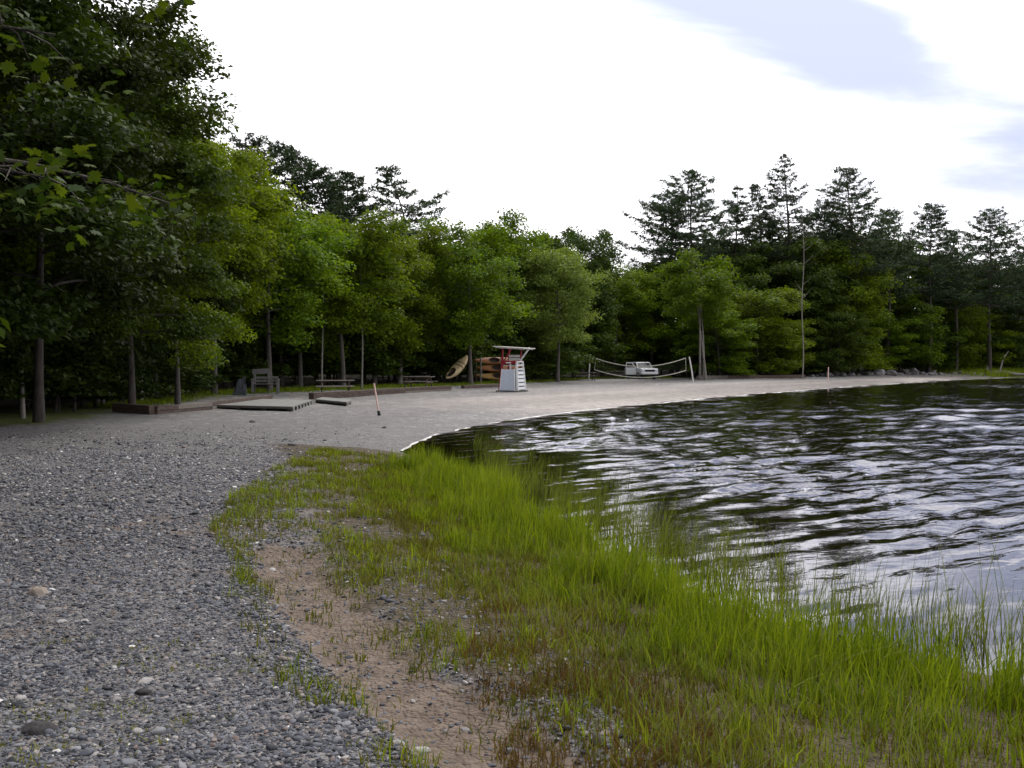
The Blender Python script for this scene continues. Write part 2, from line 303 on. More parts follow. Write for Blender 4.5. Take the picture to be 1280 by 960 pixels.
def water_mat():
    m, N, L = mat('water')
    out = N('ShaderNodeOutputMaterial')
    geo = N('ShaderNodeNewGeometry'); P = geo.outputs['Position']
    at = N('ShaderNodeAttribute'); at.attribute_name = 'rough'
    def nz(rot, sx, sy, det, dist, loc=0):
        mp = N('ShaderNodeMapping'); mp.vector_type = 'TEXTURE'; mp.inputs['Rotation'].default_value = (0, 0, R(rot)); mp.inputs['Scale'].default_value = (sx, sy, 1); mp.inputs['Location'].default_value = (loc, loc, 0)
        L(P, mp.inputs[0]); n = N('ShaderNodeTexNoise'); n.noise_dimensions = '2D'; n.inputs['Scale'].default_value = 1; n.inputs['Detail'].default_value = det; n.inputs['Distortion'].default_value = dist; L(mp.outputs[0], n.inputs['Vector']); return n.outputs['Fac']
    def mm(op, a, c):
        x = N('ShaderNodeMath'); x.operation = op
        for v, i in ((a, 0), (c, 1)):
            if isinstance(v, (int, float)): x.inputs[i].default_value = v
            else: L(v, x.inputs[i])
        return x.outputs[0]
    mid = mm('MULTIPLY', nz(WAVE_ROT - 14, 0.5, 0.17, 2, 0.4, 3), 0.020)
    sml = mm('MULTIPLY', nz(WAVE_ROT + 20, 0.16, 0.07, 2, 0.3, 7), 0.0035)
    h = mm('MULTIPLY', mm('ADD', mid, sml), at.outputs['Fac'])
    bp = N('ShaderNodeBump'); bp.inputs['Distance'].default_value = 1.0; L(h, bp.inputs['Height'])
    g = N('ShaderNodeBsdfGlossy'); g.inputs['Roughness'].default_value = 0.01; g.inputs['Color'].default_value = (0.95, 0.95, 1.0, 1); L(bp.outputs[0], g.inputs['Normal'])
    t = N('ShaderNodeBsdfTransparent'); t.inputs['Color'].default_value = (0.42, 0.36, 0.26, 1)
    fr = N('ShaderNodeFresnel'); fr.inputs['IOR'].default_value = 1.5; L(bp.outputs[0], fr.inputs['Normal'])
    mx = N('ShaderNodeMixShader'); L(fr.outputs[0], mx.inputs[0]); L(t.outputs[0], mx.inputs[1]); L(g.outputs[0], mx.inputs[2]); L(mx.outputs[0], out.inputs[0])
    return m
WAVE_ROT = 46.0; WAVE_DIR = -44.0; WAVE_SLOPE = 0.28
M_GROUND = ground_mat(); M_WATER = water_mat()
def pebble_mat():
    m, N, L = mat('pebble'); out = N('ShaderNodeOutputMaterial'); b = N('ShaderNodeBsdfPrincipled'); L(b.outputs[0], out.inputs[0])
    a = N('ShaderNodeAttribute'); a.attribute_type = 'INSTANCER'; a.attribute_name = 'rnd'; r = N('ShaderNodeValToRGB'); L(a.outputs['Fac'], r.inputs[0]); e = r.color_ramp.elements
    st = [(0.0, (0.015, 0.016, 0.020)), (0.3, (0.052, 0.056, 0.070)), (0.55, (0.102, 0.107, 0.124)), (0.72, (0.185, 0.186, 0.196)), (0.82, (0.13, 0.095, 0.080)), (0.92, (0.27, 0.26, 0.25)), (1.0, (0.52, 0.51, 0.50))]
    while len(e) < len(st): e.new(0.5)
    for k, (p, c) in enumerate(st): e[k].position = p; e[k].color = (*c, 1)
    n = N('ShaderNodeTexNoise'); n.inputs['Scale'].default_value = 90; n.inputs['Detail'].default_value = 3
    g = N('ShaderNodeNewGeometry'); L(g.outputs['Position'], n.inputs['Vector'])
    mx = N('ShaderNodeMix'); mx.data_type = 'RGBA'; mx.blend_type = 'MULTIPLY'; mx.inputs['Factor'].default_value = 0.5; L(r.outputs[0], mx.inputs[6]); L(n.outputs['Color'], mx.inputs[7]); 
    L(r.outputs[0], b.inputs['Base Color']); b.inputs['Roughness'].default_value = 0.75; b.inputs['Specular IOR Level'].default_value = 0.3
    return m
M_PEB = pebble_mat()

# ------------------------------------------------------------------ mesh helpers
def np_mesh(name, V, Fc, m, rnd=None, smooth=False, attrs=None):
    me = bpy.data.meshes.new(name); V = np.asarray(V, np.float32); Fc = np.asarray(Fc, np.int32); n, k = Fc.shape
    me.vertices.add(len(V)); me.vertices.foreach_set('co', V.ravel())
    me.loops.add(n * k); me.loops.foreach_set('vertex_index', Fc.ravel())
    me.polygons.add(n); me.polygons.foreach_set('loop_start', np.arange(0, n * k, k, dtype=np.int32)); me.polygons.foreach_set('loop_total', np.full(n, k, np.int32))
    if smooth: me.polygons.foreach_set('use_smooth', np.ones(n, bool))
    me.update(calc_edges=True)
    if rnd is not None:
        a = me.attributes.new('rnd', 'FLOAT', 'FACE'); a.data.foreach_set('value', np.asarray(rnd, np.float32))
    for kk, vv in (attrs or {}).items():
        a = me.attributes.new(kk, 'FLOAT', 'POINT'); a.data.foreach_set('value', np.asarray(vv, np.float32))
    me.materials.append(m); return me
def link(name, me, parent=None):
    o = bpy.data.objects.new(name, me); COL.objects.link(o)
    if parent is not None: o.parent = parent
    return o
def tag(o, label=None, cat=None, group=None, kind=None):
    if label: o['label'] = label
    if cat: o['category'] = cat
    if group: o['group'] = group
    if kind: o['kind'] = kind
    return o
def empty(name, loc, rz=0.0, label=None, cat=None, group=None):
    o = bpy.data.objects.new(name, None); COL.objects.link(o); o.location = loc; o.rotation_euler = (0, 0, rz); o.empty_display_size = 0.2
    return tag(o, label, cat, group)
class MB:
    def __init__(s): s.v = []; s.f = []
    def add(s, vs, fs):
        n = len(s.v); s.v += [tuple(v) for v in vs]; s.f += [tuple(i + n for i in f) for f in fs]; return s
    def box(s, c, d, M=None, taper=(1, 1)):
        c = Vector(c); hx, hy, hz = d[0] / 2, d[1] / 2, d[2] / 2; vs = []
        for z in (-1, 1):
            tx, ty = (taper if z > 0 else (1, 1))
            for x, y in ((-1, -1), (1, -1), (1, 1), (-1, 1)):
                p = Vector((x * hx * tx, y * hy * ty, z * hz)); vs.append((M @ p if M else p) + c)
        return s.add(vs, [(3, 2, 1, 0), (4, 5, 6, 7), (0, 1, 5, 4), (1, 2, 6, 5), (2, 3, 7, 6), (3, 0, 4, 7)])
    def beam(s, a, b, w, h, up=(0, 0, 1)):
        a, b = Vector(a), Vector(b); d = (b - a); x = d.normalized(); u = Vector(up)
        if abs(x.dot(u)) > 0.98: u = Vector((0, 1, 0))
        y = u.cross(x).normalized(); z = x.cross(y)
        M = Matrix((x, y, z)).transposed(); return s.box((a + b) / 2, (d.length, w, h), M)
    def tube(s, pts, r, n=8, cap=True):
        V, Fc = tube_np(pts, r, n); k = len(s.v); s.v += [tuple(v) for v in V]; s.f += [tuple(int(i) + k for i in f) for f in Fc]
        if cap:
            s.f.append(tuple(k + i for i in reversed(range(n)))); s.f.append(tuple(len(s.v) - n + i for i in range(n)))
        return s
    def build(s, name, m, parent=None, bevel=0.0, smooth=False):
        me = bpy.data.meshes.new(name); me.from_pydata(s.v, [], s.f); me.update(); me.materials.append(m)
        if smooth: me.polygons.foreach_set('use_smooth', np.ones(len(me.polygons), bool))
        o = link(name, me, parent)
        if bevel:
            b = o.modifiers.new('bevel', 'BEVEL'); b.width = bevel; b.segments = 2; b.limit_method = 'ANGLE'
        return o
def tube_np(pts, r, n=6):
    P = np.asarray([tuple(p) for p in pts], float); r = np.broadcast_to(np.asarray(r, float), (len(P),))
    T = np.gradient(P, axis=0); T /= np.linalg.norm(T, axis=1)[:, None] + 1e-9
    ref = np.where(np.abs(T[:, 2:3]) > 0.9, np.array([[1.0, 0, 0]]), np.array([[0, 0, 1.0]]))
    X = np.cross(T, ref); X /= np.linalg.norm(X, axis=1)[:, None] + 1e-9; Y = np.cross(T, X)
    a = np.linspace(0, 2 * np.pi, n, endpoint=False)
    V = P[:, None, :] + r[:, None, None] * (np.cos(a)[None, :, None] * X[:, None, :] + np.sin(a)[None, :, None] * Y[:, None, :])
    i = np.arange(len(P) - 1)[:, None] * n; j = np.arange(n)[None, :]; j2 = (j + 1) % n
    Fc = np.stack([i + j, i + j2, i + n + j2, i + n + j], -1).reshape(-1, 4)
    return V.reshape(-1, 3), Fc
class Tubes:
    def __init__(s): s.V = []; s.F = []; s.n = 0
    def add(s, pts, r, n=6):
        V, Fc = tube_np(pts, r, n); s.V.append(V); s.F.append(Fc + s.n); s.n += len(V)
    def mesh(s, name, m): return np_mesh(name, np.vstack(s.V), np.vstack(s.F), m, smooth=True)
def leaf_quads(C, Nn, D, ln, wd, fold=0.0):
    """rhombus leaves: centre, normal, direction, length, width"""
    Nn = Nn / (np.linalg.norm(Nn, axis=1)[:, None] + 1e-9); D = D - (D * Nn).sum(1)[:, None] * Nn; D /= np.linalg.norm(D, axis=1)[:, None] + 1e-9
    S = np.cross(Nn, D); ln = np.asarray(ln)[:, None]; wd = np.asarray(wd)[:, None]
    V = np.stack([C - D * ln * 0.5, C + S * wd * 0.5 - D * ln * 0.08 + Nn * fold * wd, C + D * ln * 0.5 - Nn * ln * 0.08, C - S * wd * 0.5 - D * ln * 0.08 + Nn * fold * wd], 1)
    return V.reshape(-1, 3), np.arange(len(C) * 4).reshape(-1, 4)
def rdir(r, n):
    v = r.normal(size=(n, 3)); return v / np.linalg.norm(v, axis=1)[:, None]

# ------------------------------------------------------------------ ground, water, shore foam
def axis(lo, hi, c, a, n):
    u = np.linspace(math.asinh((lo - c) / a), math.asinh((hi - c) / a), n); return c + a * np.sinh(u)
def build_ground():
    xs = axis(-900, 900, -0.6, 2.2, 330); ys = axis(-300, 1500, 7.0, 3.2, 360)
    X, Y = np.meshgrid(xs, ys); P = np.stack([X.ravel(), Y.ravel()], 1)
    z = hgt(P); s = shore_s(P); t = wood_t(P); px, py = to_px(P)
    n1 = fbm(P[:, 0] * 0.5, P[:, 1] * 0.5, 4)
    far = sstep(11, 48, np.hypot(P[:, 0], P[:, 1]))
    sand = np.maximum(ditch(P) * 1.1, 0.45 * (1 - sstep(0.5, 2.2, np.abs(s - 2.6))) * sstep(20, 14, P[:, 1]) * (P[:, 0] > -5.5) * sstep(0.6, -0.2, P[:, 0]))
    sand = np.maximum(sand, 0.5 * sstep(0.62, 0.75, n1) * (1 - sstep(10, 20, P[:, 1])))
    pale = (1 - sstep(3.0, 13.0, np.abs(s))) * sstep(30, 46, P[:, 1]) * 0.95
    soil = 1.25 * sstep(3.4, 1.8, s) * sstep(-2.0, -0.3, s) * (P[:, 1] < 21) * 1.0
    wood = sstep(-1.5, 1.5, t)
    turf = np.exp(-((t - 1.0) / 2.2) ** 2) * sstep(10, 14, np.hypot(P[:, 0] + 10, P[:, 1] - 12)) * 0.75
    turf = np.where(P[:, 0] > 45, turf * 0.3, turf)
    turf = np.maximum(turf, turf_point(P))
    bed = sstep(0.05, -0.35, s)
    ny, nx = X.shape; i = (np.arange(ny - 1)[:, None] * nx + np.arange(nx - 1)[None, :]).ravel()
    Fc = np.stack([i, i + 1, i + nx + 1, i + nx], 1)
    me = np_mesh('ground', np.column_stack([P, z]), Fc, M_GROUND, smooth=True, attrs=dict(far=far, sand=sand, pale=pale, soil=soil, wood=wood, turf=turf, bed=bed, band=fbm(s * 0.33, (P[:, 0] + P[:, 1]) * 0.03, 3)))
    tag(link('ground', me), kind='structure')
    # water
    def steps(lo, hi, d0, kk):
        v = [lo]
        while v[-1] < hi: v.append(v[-1] + d0 + kk * max(0.0, v[-1] - lo))
        return np.array(v)
    xs = np.concatenate([-steps(3.2, 9, 0.4, 0.1)[::-1], steps(-3.1, 700, 0.055, 0.0098)]); ys = np.concatenate([4.6 - steps(0.05, 300, 0.1, 0.06)[::-1], steps(4.6, 700, 0.044, 0.0068)])
    X, Y = np.meshgrid(xs, ys); P = np.stack([X.ravel(), Y.ravel()], 1)
    sx = np.gradient(xs); sy = np.gradient(ys); SX, SY = [q.ravel() for q in np.meshgrid(sx, sy)]
    s = np.zeros(len(P)); far_ = (P[:, 0] > 140) | (P[:, 1] < -40); s[far_] = -50; s[~far_] = shore_s(P[~far_])
    dn = seg_dist(P, _nearshore)
    rough = 0.26 + 0.74 * sstep(1.8, 4.8, dn + 2.6 * (fbm(P[:, 0] * 0.3, P[:, 1] * 0.3, 2) - 0.5))
    gust = fbm(P[:, 0] * 0.05 + 5, P[:, 1] * 0.03 + 2, 3); rough *= 0.6 + 0.7 * sstep(0.3, 0.65, gust)
    rough *= 0.25 + 0.75 * sstep(0.0, 3.5, -s)
    g = np.random.default_rng(90); wz = np.zeros(len(P)); wx = P[:, 0] + 0.5 * (fbm(P[:, 0] * 0.35, P[:, 1] * 0.35, 2) - 0.5) * 2; wy = P[:, 1] + 0.5 * (fbm(P[:, 0] * 0.35 + 70, P[:, 1] * 0.35, 2) - 0.5) * 2
    for lam in np.exp(np.linspace(math.log(0.22), math.log(4.0), 52)):
        pk = math.exp(-(math.log(lam / 0.42) / 0.60) ** 2)                  # most of the ripples are about half a metre long and run together
        th = R(WAVE_DIR + g.normal(0, 26 - 17 * pk)); k = 2 * math.pi / lam; sl = WAVE_SLOPE * (0.50 + 1.10 * pk) / math.sqrt(17); a = sl / k
        env = 0.35 + 1.3 * sstep(0.35, 0.65, fbm(P[:, 0] * 0.8 / lam ** 0.5 + g.uniform(0, 90), P[:, 1] * 0.8 / lam ** 0.5, 2))
        if lam > 1.5: env = env * 0.8 * sstep(14, 40, np.hypot(P[:, 0], P[:, 1]))      # longer waves only out on the open lake
        wz += a * env * np.sin(k * (wx * math.cos(th) + wy * math.sin(th)) + g.uniform(0, 6.28)) * sstep(0.42, 0.24, np.maximum(SX * abs(math.cos(th)), SY * abs(math.sin(th))) / lam)
    zw = WZ + wz * rough
    ny, nx = X.shape; i = (np.arange(ny - 1)[:, None] * nx + np.arange(nx - 1)[None, :]).ravel()
    Fc = np.stack([i, i + 1, i + nx + 1, i + nx], 1); keep = (s[Fc] < 0.9).any(1); Fc = Fc[keep]
    used = np.unique(Fc); mp = -np.ones(len(P), int); mp[used] = np.arange(len(used))
    me = np_mesh('water', np.column_stack([P, zw])[used], mp[Fc], M_WATER, smooth=True, attrs=dict(rough=rough[used])); print('water faces', len(Fc))
    tag(link('water', me), kind='structure')
_nearshore = np.array([tuple(at_z(px, py, WZ)[:2]) for px, py in [(520, 566), (600, 597), (690, 643), (780, 693), (880, 743), (1000, 783), (1200, 830), (1400, 858)]])
def turf_point(P):                     # the grassy point on the far right shore
    c = at_z(1262, 467, 0.25); return np.exp(-(((P[:, 0] - c[0] - 4) / 13) ** 2 + ((P[:, 1] - c[1]) / 11) ** 2)) * 1.1
def build_foam():
    pts = []
    S = SHORE[2:-6][::-1]; S = S[(S[:, 1] > 20.5)]
    for a, b in zip(S[:-1], S[1:]):
        n = max(2, int(np.linalg.norm(b - a) / 0.35))
        for k in range(n): pts.append(a + (b - a) * k / n)
    pts = np.array(pts); T = np.gradient(pts, axis=0); T /= np.linalg.norm(T, axis=1)[:, None]; Nn = np.stack([T[:, 1], -T[:, 0]], 1)
    l = np.arange(len(pts)) * 0.35; off = 0.5 * (fbm(l * 0.25, l * 0, 3) - 0.5); w = 0.03 + 0.12 * fbm(l * 0.9 + 5, l * 0 + 3, 3); hh = 0.002 + 0.022 * sstep(0.25, 0.7, fbm(l * 0.5 + 9, l * 0 + 1, 3))
    c = pts + Nn * off[:, None]
    prof = [(-1, 0), (-0.4, 0.8), (0.2, 1.0), (0.7, 0.5), (1, 0)]
    V = np.stack([np.column_stack([c + Nn * (w * u)[:, None], np.full(len(c), WZ - 0.004) + hh * v]) for u, v in prof], 1)
    n = len(prof); i = (np.arange(len(c) - 1)[:, None] * n + np.arange(n - 1)[None, :]).ravel(); Fc = np.stack([i, i + 1, i + n + 1, i + n], 1)
    o = link('foam', np_mesh('foam', V.reshape(-1, 3), Fc, M_FOAM, smooth=True)); tag(o, 'thin white line of foam lapping along the curved water edge', 'foam', kind='stuff')
build_ground(); build_foam()

# ------------------------------------------------------------------ trees
def broadleaf(seed, h=12.0, r=3.4, leaves=24000, size=0.21, low=0.16, limbs=26, trunk_r=0.16, clump=(0.82, 0.58), multi=1, top=0.62):
    """returns (wood mesh tubes, V, F, rnd) of a tree of height h and crown radius r standing at the origin"""
    g = np.random.default_rng(seed); T = Tubes(); centres = []; rad = []
    stems = []
    for k in range(multi):
        zz = np.linspace(0, h * 0.95, 12); ph = g.uniform(0, 6.28, 2); lean = g.normal(0, 0.02 + 0.035 * (multi > 1), 2)
        ox, oy = (g.uniform(-0.35, 0.35, 2) if multi > 1 else (0, 0))
        sx = ox + lean[0] * zz + 0.16 * np.sin(zz * 0.55 + ph[0]) * (zz / h); sy = oy + lean[1] * zz + 0.16 * np.sin(zz * 0.5 + ph[1]) * (zz / h)
        rr = trunk_r * (1 - 0.93 * zz / (h * 0.96)); rr[0] *= 1.35
        zz = zz.copy(); zz[0] = -0.35
        T.add(np.stack([sx, sy, zz], 1), rr, 8); stems.append((sx, sy, zz, rr))
    for k in range(limbs):
        f = (k + g.uniform(0, 1.6)) / limbs; z0 = h * (low + (0.93 - low) * f); sx, sy, sz, sr = stems[k % multi]
        bx, by = np.interp(z0, sz, sx), np.interp(z0, sz, sy)
        u = (z0 / h - low) / (1 - low); prof = (0.72 + 0.28 * min(1, u / 0.25)) * (1.0 if u < top else math.sqrt(max(0.03, 1 - ((u - top) / (1.02 - top)) ** 2)))
        L = r * prof * g.uniform(0.72, 1.12); az = k * 2.39996 + g.normal(0, 0.35); rise = g.uniform(0.05, 0.42) + 0.55 * u
        tt = np.linspace(0, 1, 6); bend = g.normal(0, 0.18)
        d = np.array([math.cos(az), math.sin(az)]); q = np.array([-d[1], d[0]])
        pts = np.stack([bx + (d[0] * tt + q[0] * bend * tt ** 2) * L, by + (d[1] * tt + q[1] * bend * tt ** 2) * L, z0 + L * (rise * tt - 0.28 * tt ** 2)], 1)
        br = np.interp(z0, sz, sr) * 0.45 + 0.012; T.add(pts, br * (1 - 0.8 * tt), 5)
        m = int(3 + L * 1.5)
        for j in range(m):
            t = g.uniform(0.32, 1.0) if j else 1.0
            p = np.array([np.interp(t, tt, pts[:, i]) for i in range(3)]); side = g.choice([-1, 1]); wl = L * 0.30 * g.uniform(0.3, 1.2) * (1.1 - 0.6 * t)
            e = p + np.array([q[0] * side * wl + d[0] * wl * 0.5, q[1] * side * wl + d[1] * wl * 0.5, g.uniform(-0.10, 0.28)])
            if j and j < 4: T.add(np.stack([p, (p + e) / 2 + [0, 0, 0.05], e]), [br * 0.35, br * 0.25, 0.006], 4)
            centres.append(e); rad.append(g.uniform(0.65, 1.25) * clump[0])
    for k in range(int(limbs * 0.5)):                                  # the leafy top
        a = g.uniform(0, 6.28); q = r * 0.42 * math.sqrt(g.uniform(0, 1)); u = g.uniform(0.86, 1.0)
        centres.append(np.array([stems[0][0][-1] + q * math.cos(a), stems[0][1][-1] + q * math.sin(a), h * (u - 0.10 * (q / (r * 0.42)) ** 2)])); rad.append(clump[0] * g.uniform(0.4, 0.85))
    C = np.array(centres); rad = np.array(rad); w = rad ** 2; idx = g.choice(len(C), leaves, p=w / w.sum())
    dv = rdir(g, leaves); rr = g.uniform(0, 1, leaves) ** 0.45
    off = dv * rr[:, None] * rad[idx][:, None]; off[:, 2] *= clump[1] / clump[0] * 1.2; off[:, 2] -= 0.22 * (off[:, 0] ** 2 + off[:, 1] ** 2) / rad[idx]
    pos = C[idx] + off + g.normal(0, 0.05, (leaves, 3))
    pos[:, 2] = np.maximum(pos[:, 2], 0.6)
    outw = pos - np.array([0, 0, 0]) ; outw[:, 2] = 0; outw /= np.linalg.norm(outw, axis=1)[:, None] + 1e-6
    Nn = np.array([0, 0, 1.0]) + 0.35 * outw + g.normal(0, 0.75, (leaves, 3)); D = outw + g.normal(0, 0.7, (leaves, 3)) + np.array([0, 0, -0.35])
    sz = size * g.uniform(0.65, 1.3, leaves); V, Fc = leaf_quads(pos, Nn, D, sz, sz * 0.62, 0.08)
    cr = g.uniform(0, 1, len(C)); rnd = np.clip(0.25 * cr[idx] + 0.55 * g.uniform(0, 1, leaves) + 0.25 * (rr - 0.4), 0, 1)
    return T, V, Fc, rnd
def pine(seed, h, r, z0=0.28, shape='cone', lean=(0, 0), bendtop=(0, 0), asym=(0.0, 0.0), gap=0.12, dens=1.0, whorl=0.62, needle=0.39, rise=0.10, droop=0.12, spread=0.42):
    g = np.random.default_rng(seed); T = Tubes(); N0 = []; ND = []; NN = []; NL = []
    zz = np.linspace(0, h, 18); u = zz / h
    cx = lean[0] * zz + bendtop[0] * np.maximum(0, u - 0.6) ** 2 / 0.16 + 0.12 * np.sin(zz * 0.4 + seed); cy = lean[1] * zz + bendtop[1] * np.maximum(0, u - 0.6) ** 2 / 0.16
    zb = zz.copy(); zb[0] = -0.4
    tr = 0.30 * (h / 24); T.add(np.stack([cx, cy, zb], 1), tr * (1 - 0.95 * u) + 0.012, 8)
    z = h * z0; az = g.uniform(0, 6.28)
    while z < h * 0.985:
        uu = (z / h - z0) / (1 - z0)
        if shape == 'cone': pr = min(1.0, ((1.0 - uu) / spread) ** 0.85) * (0.82 + 0.18 * math.sin(z * 1.9 + seed))
        elif shape == 'flat': pr = 0.95 - 0.30 * uu if uu < 0.86 else 0.55 * (1.05 - uu) / 0.19
        else: pr = (0.55 + 1.1 * uu if uu < 0.40 else 1.0 - 0.80 * (uu - 0.40) / 0.60)
        nb = g.integers(4, 7); az += g.uniform(0.3, 1.2)
        bx, by = np.interp(z, zz, cx), np.interp(z, zz, cy)
        for k in range(nb):
            if g.random() < gap: continue
            a = az + k * 6.283 / nb + g.normal(0, 0.22)
            L = r * pr * g.uniform(0.5, 1.12) * (1 + asym[0] * math.cos(a) + asym[1] * math.sin(a))
            if L < 0.25: L = 0.25
            tt = np.linspace(0, 1, 6); d = np.array([math.cos(a), math.sin(a)]); q = np.array([-d[1], d[0]]); bd = g.normal(0, 0.10)
            up = rise - 0.06 + 0.20 * uu ** 2 + g.normal(0, 0.09)
            X = bx + L * (d[0] * tt + q[0] * bd * tt ** 2) ; Y = by + L * (d[1] * tt + q[1] * bd * tt ** 2); Z = z + L * (up * tt - droop * np.sin(tt * 3.14) * 0.5 + 0.10 * tt ** 3)
            T.add(np.stack([X, Y, Z], 1), max(0.012, tr * (1 - uu) * 0.22 + 0.012) * (1 - 0.8 * tt), 4)
            nt = int(max(4, L / 0.17) * dens)
            for j in range(nt):
                t = 1.0 if j == 0 else g.uniform(0.25, 1.0); sd = g.uniform(-1, 1); ww = L * 0.36 * (1 - t * 0.75) + 0.18
                p = np.array([np.interp(t, tt, X), np.interp(t, tt, Y), np.interp(t, tt, Z)])
                p[:2] += q * sd * ww + d * abs(sd) * ww * 0.4; p[2] += 0.08 + g.normal(0, 0.05)
                m = 7; base = np.array([d[0] + q[0] * sd * 0.9, d[1] + q[1] * sd * 0.9, 0.35])
                dd = base[None, :] * 0.8 + rdir(g, m) * 0.95 + np.array([0, 0, 0.25]); N0.append(np.repeat(p[None], m, 0) + g.normal(0, 0.17, (m, 3)) * [1, 1, 0.45]); ND.append(dd); NN.append(rdir(g, m) * 0.8 + [0, 0, 0.7]); NL.append(np.full(m, needle) * g.uniform(0.7, 1.3, m))
        z += whorl * g.uniform(0.65, 1.3) * (1 - 0.35 * uu)
    C = np.vstack(N0); L_ = np.concatenate(NL); V, Fc = leaf_quads(C, np.vstack(NN), np.vstack(ND), L_, L_ * 0.30)
    return T, V, Fc, g.uniform(0, 1, len(C))
def tree_meshes(nm, data, bark, leaf):
    T, V, Fc, rnd = data
    return T.mesh(nm + '_trunk', bark), np_mesh(nm + '_crown', V, Fc, leaf, rnd)
def plant_tree(name, meshes, loc, sc, rz, label, cat, group=None, bark=None, leaf=None):
    r = empty(name, loc, rz, label, cat, group); r.scale = sc
    a = link('trunk', meshes[0], r); b = link('crown', meshes[1], r)
    for o, m in ((a, bark), (b, leaf)):
        if m: o.material_slots[0].link = 'OBJECT'; o.material_slots[0].material = m
    return r
BL = [tree_meshes('broadleaf', broadleaf(10 + k, 12, 3.4, 24000, 0.22, low=[0.27, 0.31, 0.25, 0.33][k], limbs=32), M_BARK, M_LEAF) for k in range(4)]
BR = [tree_meshes('broadleaf_low', broadleaf(20 + k, 12, 3.4, 22000, 0.24, low=0.07, limbs=34, trunk_r=0.12), M_BARK_D, M_LEAF) for k in range(2)]
BN = [tree_meshes('broadleaf_near', broadleaf(30 + k, 12, 3.4, 52000, 0.155, low=0.17, limbs=36, trunk_r=0.12, clump=(0.75, 0.30)), M_BARK, M_LEAF) for k in range(2)]
BC = tree_meshes('clump_tree', broadleaf(41, 12, 2.6, 16000, 0.22, low=0.50, limbs=22, trunk_r=0.10, multi=3), M_BARK_P, M_LEAF)
FW = [tree_meshes('filler', broadleaf(50 + k, 12, 3.8, 17000, 0.30, low=0.10, limbs=26, clump=(1.05, 0.42)), M_BARK_D, M_LEAF_DARK) for k in range(2)]
BUSH = [tree_meshes('bush', broadleaf(60 + k, 2.2, 1.3, 5000, 0.15, low=0.12, limbs=16, trunk_r=0.04, clump=(0.42, 0.20), multi=3), M_BARK_D, M_LEAF_DARK) for k in range(2)]
EDGE = 'trees along the edge of the wood'
# px, distance, row of the top in the photo, crown radius, mesh set, mesh, leaf, bark, label
FRONT = [  # far left trees: shade put into darker leaf and bark colours
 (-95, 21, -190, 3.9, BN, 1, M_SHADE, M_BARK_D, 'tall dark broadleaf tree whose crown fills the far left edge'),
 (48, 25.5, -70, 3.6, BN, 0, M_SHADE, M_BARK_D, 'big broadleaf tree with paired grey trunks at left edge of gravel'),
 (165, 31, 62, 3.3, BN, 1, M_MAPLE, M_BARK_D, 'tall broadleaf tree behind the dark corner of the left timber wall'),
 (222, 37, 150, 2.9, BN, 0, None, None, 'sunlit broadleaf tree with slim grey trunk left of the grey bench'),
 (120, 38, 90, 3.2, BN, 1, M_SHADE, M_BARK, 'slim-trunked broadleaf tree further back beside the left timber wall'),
 (268, 47, 205, 3.0, BL, 0, None, None, 'rounded broadleaf tree just left of the grey wooden bench'),
 (337, 53, 262, 3.4, BL, 1, None, None, 'broadleaf tree growing right beside the grey wooden bench'),
 (375, 60, 284, 3.3, BL, 2, None, None, 'broadleaf tree between the grey bench and the nearer picnic table'),
 (429, 60, 284, 3.4, BL, 3, None, None, 'broadleaf tree with stout trunk behind the nearer picnic table'),
 (468, 66, 298, 3.2, BL, 0, None, None, 'broadleaf tree with clustered trunks between the two left picnic tables'),
 (500, 69, 300, 3.1, BL, 1, None, M_BARK_P, 'broadleaf tree with thin pale trunk beside the farther picnic table'),
 (545, 76, 312, 3.3, BL, 2, None, None, 'broadleaf tree behind the end of the long timber edging'),
 (588, 71.6, 293, 3.7, BL, 3, None, None, 'rounded yellow-green tree that the tan canoe leans beside'),
 (640, 86, 284, 3.8, BL, 0, None, None, 'taller broadleaf tree rising behind the lifeguard chair'),
 (697, 84, 320, 3.4, BL, 1, M_LEAF_PALE, None, 'pale silvery-green leafy tree between the lifeguard chair and net'),
 (727, 102, 294, 3.7, BL, 2, M_LEAF_DARK, None, 'dark rounded tree rising behind the pale silvery-green tree'),
 (768, 110, 346, 4.1, BL, 3, None, None, 'low broad tree behind the left half of the volleyball net'),
 (815, 113, 345, 4.4, BL, 0, None, None, 'broad leafy tree above the white pickup truck'),
 (945, 112, 366, 4.6, BR, 1, None, None, 'bright green low tree left of the bare bleached trunk'),
 (1000, 124, 340, 4.4, BR, 0, M_LEAF_DARK, None, 'dark tree directly behind the bare bleached trunk'),
 (1062, 128, 322, 5.0, BR, 1, None, None, 'large green tree standing over the left end of boulders'),
 (1125, 142, 372, 5.2, BR, 0, None, None, 'green tree over the middle of the boulder row'),
 (1185, 152, 385, 5.2, BR, 1, None, None, 'green tree over the right end of the boulder row'),
 (1245, 162, 380, 5.6, BR, 0, M_LEAF_DARK, None, 'dark tree behind the driftwood on the right point'),
 (1320, 172, 370, 6.0, BR, 1, None, None, 'leafy tree cut by the right edge of the picture'),
 (1035, 122, 392, 3.8, BR, 1, M_LEAF_DARK, None, 'low dark tree right of the bare bleached trunk'),
 (1092, 137, 400, 4.6, BR, 0, None, None, 'low bushy tree behind the left half of the boulders'),
 (1155, 148, 405, 4.8, BR, 1, M_LEAF_DARK, None, 'low dark bushy tree behind the right half of boulders'),
 (1215, 158, 398, 5.0, BR, 0, None, None, 'low bushy tree left of the driftwood limb'),
 (970, 116, 400, 3.8, BR, 1, None, None, 'low bushy tree touching the bare bleached trunk from left'),
 (900, 106, 390, 3.6, BR, 1, None, None, 'small leafy tree right of the three slim pale trunks'),
]
